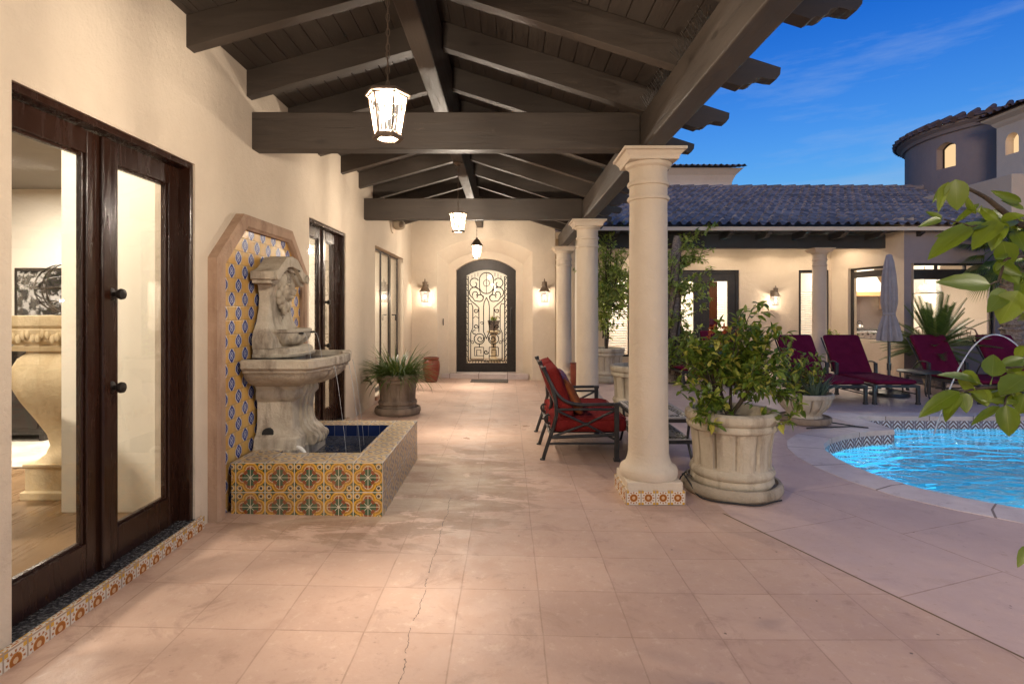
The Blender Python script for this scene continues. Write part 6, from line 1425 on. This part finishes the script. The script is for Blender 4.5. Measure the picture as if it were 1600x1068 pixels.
# orange red flowering plant behind the big shrub
rnd = random.Random(51); fl = thing('flowering_plant', 'plant with orange red blooms behind the big shrub', 'plant', (3.75, 10.4, 0)); ms, ml, mf = MB(), MB(), MB(); Bs = Vector((3.75, 10.4, .02))
T = cloud(rnd, Bs + Vector((0, 0, .62)), (.5, .3, .45), 26); twigs(rnd, ms, ml, Bs, T, .012, .08, .035, 22, .13)
for tg in T[:16]:
    for k in range(10): leaf(mf, tg + rvec(rnd) * .03, rvec(rnd), rvec(rnd), .06, .045)
for p in ((.0, -.2, 1.1), (.25, -.2, 1.12), (.5, -.2, 1.05), (-.35, -.2, .65)):
    for k in range(26): leaf(mf, Bs + Vector(p) + rvec(rnd) * .06, rvec(rnd), rvec(rnd), .07, .05)
ms.build('stem', MT['bark'], fl, smooth=80); ml.build('foliage', MT['leaf'], fl); mf.build('flower', MT['flower'], fl)
# strappy grass
def strap(mb, p, a, L_, W_, lean, droop, n=7, tw=0):
    d = Vector((cos(a), sin(a), 0)); s = Vector((-sin(a), cos(a), 0)); p = Vector(p); vs = []
    for i in range(n + 1):
        t = i / n; ang = lean + droop * t; w_ = W_ * (1 - t ** 2.2) * (.6 + .8 * min(1, t * 3)) * .6 + .0006
        if i: p = p + (d * sin(ang) + Vector((0, 0, cos(ang)))) * (L_ / n)
        nrm = (d * cos(ang) - Vector((0, 0, sin(ang)))); vs += [p - s * w_ + nrm * -w_ * .4, p, p + s * w_ + nrm * -w_ * .4]
    mb.add(vs, [(3 * i + k, 3 * i + k + 1, 3 * i + k + 4, 3 * i + k + 3) for i in range(n) for k in (0, 1)])
rnd = random.Random(61); gp = thing('strappy_grass', 'spiky clump of arching strap leaves in the brown pot by the wall', 'plant', (-1.53, 7.76, .52)); mb = MB()
for i in range(420):
    a = rnd.uniform(0, 6.283); r = rnd.random() ** .5 * .17
    strap(mb, (-1.53 + r * cos(a), 7.76 + r * sin(a), .49), a + rnd.uniform(-.6, .6), rnd.uniform(.36, .66), .0125, rnd.uniform(.05, .85), rnd.uniform(.6, 2.1))
mb.build('leaf_blades', MT['grassleaf'], gp)
# plants of the bowl: blue green straps and a leafy bush
rnd = random.Random(71); ag = thing('strap_leaf_plant', 'blue green strap leaved plant in the fluted bowl', 'plant', (4.05, 7.36, .34)); mb = MB()
for i in range(90):
    a = rnd.uniform(0, 6.283); r = rnd.random() * .13; strap(mb, (4.06 + r * cos(a), 7.34 + r * sin(a), .33), a, rnd.uniform(.22, .40), .012, rnd.uniform(.02, .7), rnd.uniform(.2, .9))
mb.build('leaf_blades', MT['agave'], ag)
bs = thing('bowl_bush', 'yellow green leafy bush in the fluted bowl behind the big shrub', 'shrub', (3.85, 7.46, .34)); ms, ml = MB(), MB(); Bq = Vector((3.86, 7.46, .33))
T = cloud(rnd, Bq + Vector((.08, 0, .34)), (.38, .3, .28), 24); twigs(rnd, ms, ml, Bq, T, .010, .085, .038, 34, .13)
ms.build('stem', MT['bark'], bs, smooth=80); ml.build('foliage', MT['leaf'], bs)
# sago palm
rnd = random.Random(81); sg = thing('sago_palm', 'dark green sago palm with stiff arching fronds behind the loungers', 'palm', (8.25, 10.75, 0)); mb = MB(); cS = Vector((8.25, 10.75, .74))
for i in range(84):
    a = rnd.uniform(0, 6.283); el = rnd.uniform(-.15, 1.45); L_ = rnd.uniform(.85, 1.22); d = Vector((cos(a) * cos(el), sin(a) * cos(el), sin(el))); pts = [cS + d * L_ * t + Vector((0, 0, -.22 * t * t * cos(el))) for t in [k / 10 for k in range(11)]]
    mb.tube(pts, [.009 * (1 - .8 * k / 10) for k in range(11)], 4)
    for k in range(2, 40):
        t = k / 40; f_ = t * 10; j = min(9, int(f_)); p = pts[j].lerp(pts[j + 1], f_ - j); tn = (pts[j + 1] - pts[j]).normalized(); sd = tn.cross(Vector((0, 0, 1))); sd = sd.normalized() if sd.length > .05 else Vector((sin(a), -cos(a), 0)); up_ = sd.cross(tn)
        ll = .17 * (1 - abs(t - .45) * 1.2)
        for s in (-1, 1):
            e = p + (sd * s * .8 + tn * .55 + up_ * .28).normalized() * ll; w_ = tn * .012; mb.add([p - w_, p + w_, e], [(0, 1, 2)])
mb.build('fronds', MT['palm'], sg)
mb = MB(); mb.lathe([(.17, 0), (.19, .2), (.17, .5), (.12, .66), (.05, .70)], (8.25, 10.75, 0), 16, rf=lambda a, z: 1 + .08 * sin(a * 8 + z * 40)); mb.build('trunk', MT['palmbark'], sg, smooth=60)
# tall palm by the dining window
rnd = random.Random(91); pt = thing('fan_palm', 'rough trunked fan palm with drooping fronds behind the citrus branch', 'palm', (9.55, 10.55, 0))
mb = MB(); pr = []
for i in range(60):
    z = i * .045; pr += [(.155 + .02 * (i % 2) + .012 * sin(i * 2.1), z)]
mb.lathe(pr, (9.55, 10.55, 0), 18, rf=lambda a, z: 1 + .10 * sin(a * 7 + z * 31)); mb.build('trunk', MT['palmbark'], pt, smooth=30)
mb = MB(); top = Vector((9.55, 10.55, 2.72))
for i in range(46):
    a = rnd.uniform(0, 6.283); el = rnd.uniform(-.9, 1.2); L_ = rnd.uniform(.55, .95); d = Vector((cos(a) * cos(el), sin(a) * cos(el), sin(el))); hub = top + d * L_ * .6 + Vector((0, 0, -.12)); mb.tube([top, top + d * L_ * .35, hub], .008, 4)
    sd = d.cross(Vector((0, 0, 1))).normalized(); up_ = sd.cross(d)
    for k in range(22):
        b = -1.25 + 2.5 * k / 21; e = (d * cos(b) + sd * sin(b)).normalized(); l = L_ * .62 * (1 - .2 * abs(b)); m_ = hub + e * l * .55; q = hub + e * l + Vector((0, 0, -.22 * l - .06)); w_ = e.cross(up_).normalized() * .016
        mb.add([hub, m_ + w_, q, m_ - w_], [(0, 1, 2, 3)])
mb.build('fronds', MT['palm'], pt)
# low leafy stems before the kitchen wall
rnd = random.Random(95); kp = thing('leafy_sprigs', 'small leafy sprigs at the foot of the kitchen wall', 'plant', (7.4, 12.6, 0)); ms, ml = MB(), MB()
twigs(rnd, ms, ml, (7.35, 12.6, .02), cloud(rnd, (7.35, 12.6, .75), (.6, .25, .4), 16), .010, .09, .04, 20, .14); ms.build('stem', MT['bark'], kp); ml.build('foliage', MT['leaf'], kp)

# ------------------------------------------------------------------ citrus tree at the right, branches reaching into view
ct = thing('citrus_tree', 'citrus branches with big glossy yellow green leaves reaching in close to the camera', 'tree', (2.35, 1.75, 0))
def big_leaf(mb, uvs, base, tip, width, face, curl=.12, fold=.35, n=9):
    base = Vector(base); tip = Vector(tip); d = tip - base; L_ = d.length; d.normalize(); face = Vector(face); s = d.cross(face).normalized(); nn = s.cross(d)
    b0 = len(mb.v); vs = []; uv_ = []
    for i in range(n + 1):
        t = i / n; wv = (sin(pi * min(1, t ** .82)) ** .72) * (1 - .25 * t) if 0 < t < 1 else .012; wv *= 1 + .04 * sin(i * 2.7 + L_ * 90)
        for k in (-1, -.5, 0, .5, 1):
            vs.append(base + d * L_ * t + s * (width * .5 * wv * k) + nn * (width * fold * .5 * abs(k) ** 1.3 * wv - curl * L_ * t * t + curl * .5 * L_ * t)); uv_.append((k, t * 2))
    mb.add(vs, [(i * 5 + k, i * 5 + k + 1, i * 5 + k + 6, i * 5 + k + 5) for i in range(n) for k in range(4)]); uvs += uv_
def U(px, py, d): return Vector(((px - 793) / 870 * d, d, CH - (py - 483) / 870 * d))
rnd = random.Random(7); mb = MB(); uvs = []; ms = MB()
LV = [(1493, 280, 1496, 329, 32, 1.50), (1482, 284, 1465, 331, 15, 1.52), (1479, 286, 1456, 317, 9, 1.53), (1472, 341, 1446, 330, 9, 1.50), (1471, 342, 1437, 353, 12, 1.48), (1530, 318, 1489, 349, 10, 1.55), (1546, 350, 1462, 367, 20, 1.47),
      (1517, 354, 1451, 400, 32, 1.44), (1561, 345, 1519, 389, 32, 1.46), (1566, 345, 1549, 390, 26, 1.50), (1596, 316, 1549, 298, 14, 1.58), (1600, 327, 1565, 312, 10, 1.60), (1578, 342, 1550, 328, 16, 1.56), (1602, 353, 1563, 343, 18, 1.54),
      (1567, 377, 1578, 418, 32, 1.49), (1547, 444, 1464, 440, 30, 1.47), (1557, 408, 1592, 443, 27, 1.52), (1562, 411, 1597, 431, 18, 1.50), (1571, 452, 1545, 486, 27, 1.50), (1592, 454, 1561, 506, 40, 1.46), (1604, 425, 1590, 470, 22, 1.56), (1585, 360, 1604, 392, 26, 1.57),
      (1530, 352, 1500, 372, 18, 1.53), (1590, 345, 1540, 362, 20, 1.51),
      (1550, 588, 1553, 553, 32, 1.46), (1535, 600, 1468, 582, 22, 1.45), (1500, 583, 1532, 600, 24, 1.47), (1499, 611, 1435, 649, 26, 1.40), (1499, 615, 1476, 657, 23, 1.42), (1503, 612, 1511, 645, 22, 1.45), (1527, 607, 1543, 634, 26, 1.47), (1562, 634, 1517, 662, 14, 1.42), (1572, 632, 1577, 682, 30, 1.40),
      (1562, 571, 1604, 557, 17, 1.50), (1566, 580, 1604, 562, 18, 1.52), (1603, 588, 1562, 617, 38, 1.43), (1592, 625, 1546, 626, 15, 1.45), (1602, 614, 1592, 648, 22, 1.44), (1540, 608, 1560, 632, 22, 1.49), (1604, 640, 1585, 610, 26, 1.50), (1602, 540, 1586, 560, 16, 1.52),
      (1604, 852, 1591, 886, 14, 1.35)]
for bx_, by_, qx, qy, w_, d in LV:
    b = U(bx_, by_, d); q = U(qx, qy, d - rnd.uniform(-.03, .05)); fc = (Vector((0, 0, CH)) - b).normalized() + rvec(rnd) * .45 + Vector((0, 0, .35))
    big_leaf(mb, uvs, b, q, w_ / 870 * d * 1.1, fc, rnd.uniform(.05, .2), rnd.uniform(.15, .45)); 
# young leaves and doubles along the twigs
for px_, py_, d in ((1590, 352, 1.53), (1560, 347, 1.5), (1530, 330, 1.53), (1600, 395, 1.53), (1575, 402, 1.5), (1585, 470, 1.5), (1596, 606, 1.46), (1575, 607, 1.46), (1556, 604, 1.45), (1520, 609, 1.44), (1600, 585, 1.49), (1580, 577, 1.5), (1605, 440, 1.55), (1600, 640, 1.48), (1600, 500, 1.56), (1606, 530, 1.55)):
    for k in range(2):
        b = U(px_, py_, d) + rvec(rnd) * .01; dd = (rvec(rnd) + Vector((-.3, -.2, .1))).normalized(); q = b + dd * rnd.uniform(.03, .075); big_leaf(mb, uvs, b, q, rnd.uniform(.014, .034), (Vector((0, 0, CH)) - b).normalized() + rvec(rnd) * .9, rnd.uniform(.05, .3), rnd.uniform(.2, .6))
# branches
def br(pts, r0, r1): ms.tube(sum([bez(a, a.lerp(b, .33) + Vector((0, 0, .004)), a.lerp(b, .66), b, 4)[:-1] for a, b in zip(pts, pts[1:])], []) + [pts[-1]], [r0 + (r1 - r0) * i / (4 * (len(pts) - 1)) for i in range(4 * (len(pts) - 1) + 1)], 8)
tk = [Vector((2.35, 1.75, 0)), Vector((2.33, 1.75, .6)), Vector((2.30, 1.72, 1.1)), Vector((2.22, 1.70, 1.6)), Vector((2.15, 1.68, 2.0))]
br(tk, .045, .022)
br([tk[2], Vector((1.85, 1.62, 1.62)), U(1640, 360, 1.56), U(1590, 350, 1.53), U(1545, 312, 1.53), U(1512, 294, 1.52), U(1494, 282, 1.51)], .016, .0022)
br([U(1590, 350, 1.53), U(1560, 347, 1.50), U(1517, 354, 1.46), U(1475, 343, 1.49)], .004, .0018)
br([U(1640, 360, 1.56), U(1606, 400, 1.52), U(1572, 404, 1.50), U(1560, 440, 1.49), U(1547, 444, 1.475)], .006, .002)
br([tk[1], Vector((1.95, 1.6, 1.0)), U(1640, 600, 1.48), U(1590, 606, 1.46), U(1545, 605, 1.45), U(1500, 612, 1.43)], .014, .002)
br([U(1590, 606, 1.46), U(1572, 620, 1.44), U(1570, 633, 1.42)], .003, .002)
br([U(1640, 600, 1.48), U(1605, 575, 1.5), U(1562, 574, 1.49), U(1550, 588, 1.465)], .004, .002)
br([Vector((1.95, 1.6, 1.0)), U(1660, 840, 1.38), U(1604, 852, 1.355)], .006, .002)
# the rest of the crown stands out of frame
for i in range(150):
    c_ = Vector((rnd.uniform(1.95, 2.75), rnd.uniform(1.3, 2.05), rnd.uniform(.9, 2.2)))
    if c_.x < .93 * (c_.y + .12) + .13: continue
    dd = (c_ - Vector((2.3, 1.75, 1.5))).normalized() * .4 + rvec(rnd); dd.normalize(); big_leaf(mb, uvs, c_, c_ + dd * rnd.uniform(.06, .10), rnd.uniform(.035, .055), rvec(rnd) + Vector((0, 0, .8)), .15, .3)
ms.build('branch', MT['bark'], ct, smooth=80); lf = mb.build('foliage', MT['citrus'], ct, smooth=80)
_uv = lf.data.uv_layers[0]
for li in range(len(lf.data.loops)): _uv.data[li].uv = uvs[lf.data.loops[li].vertex_index]
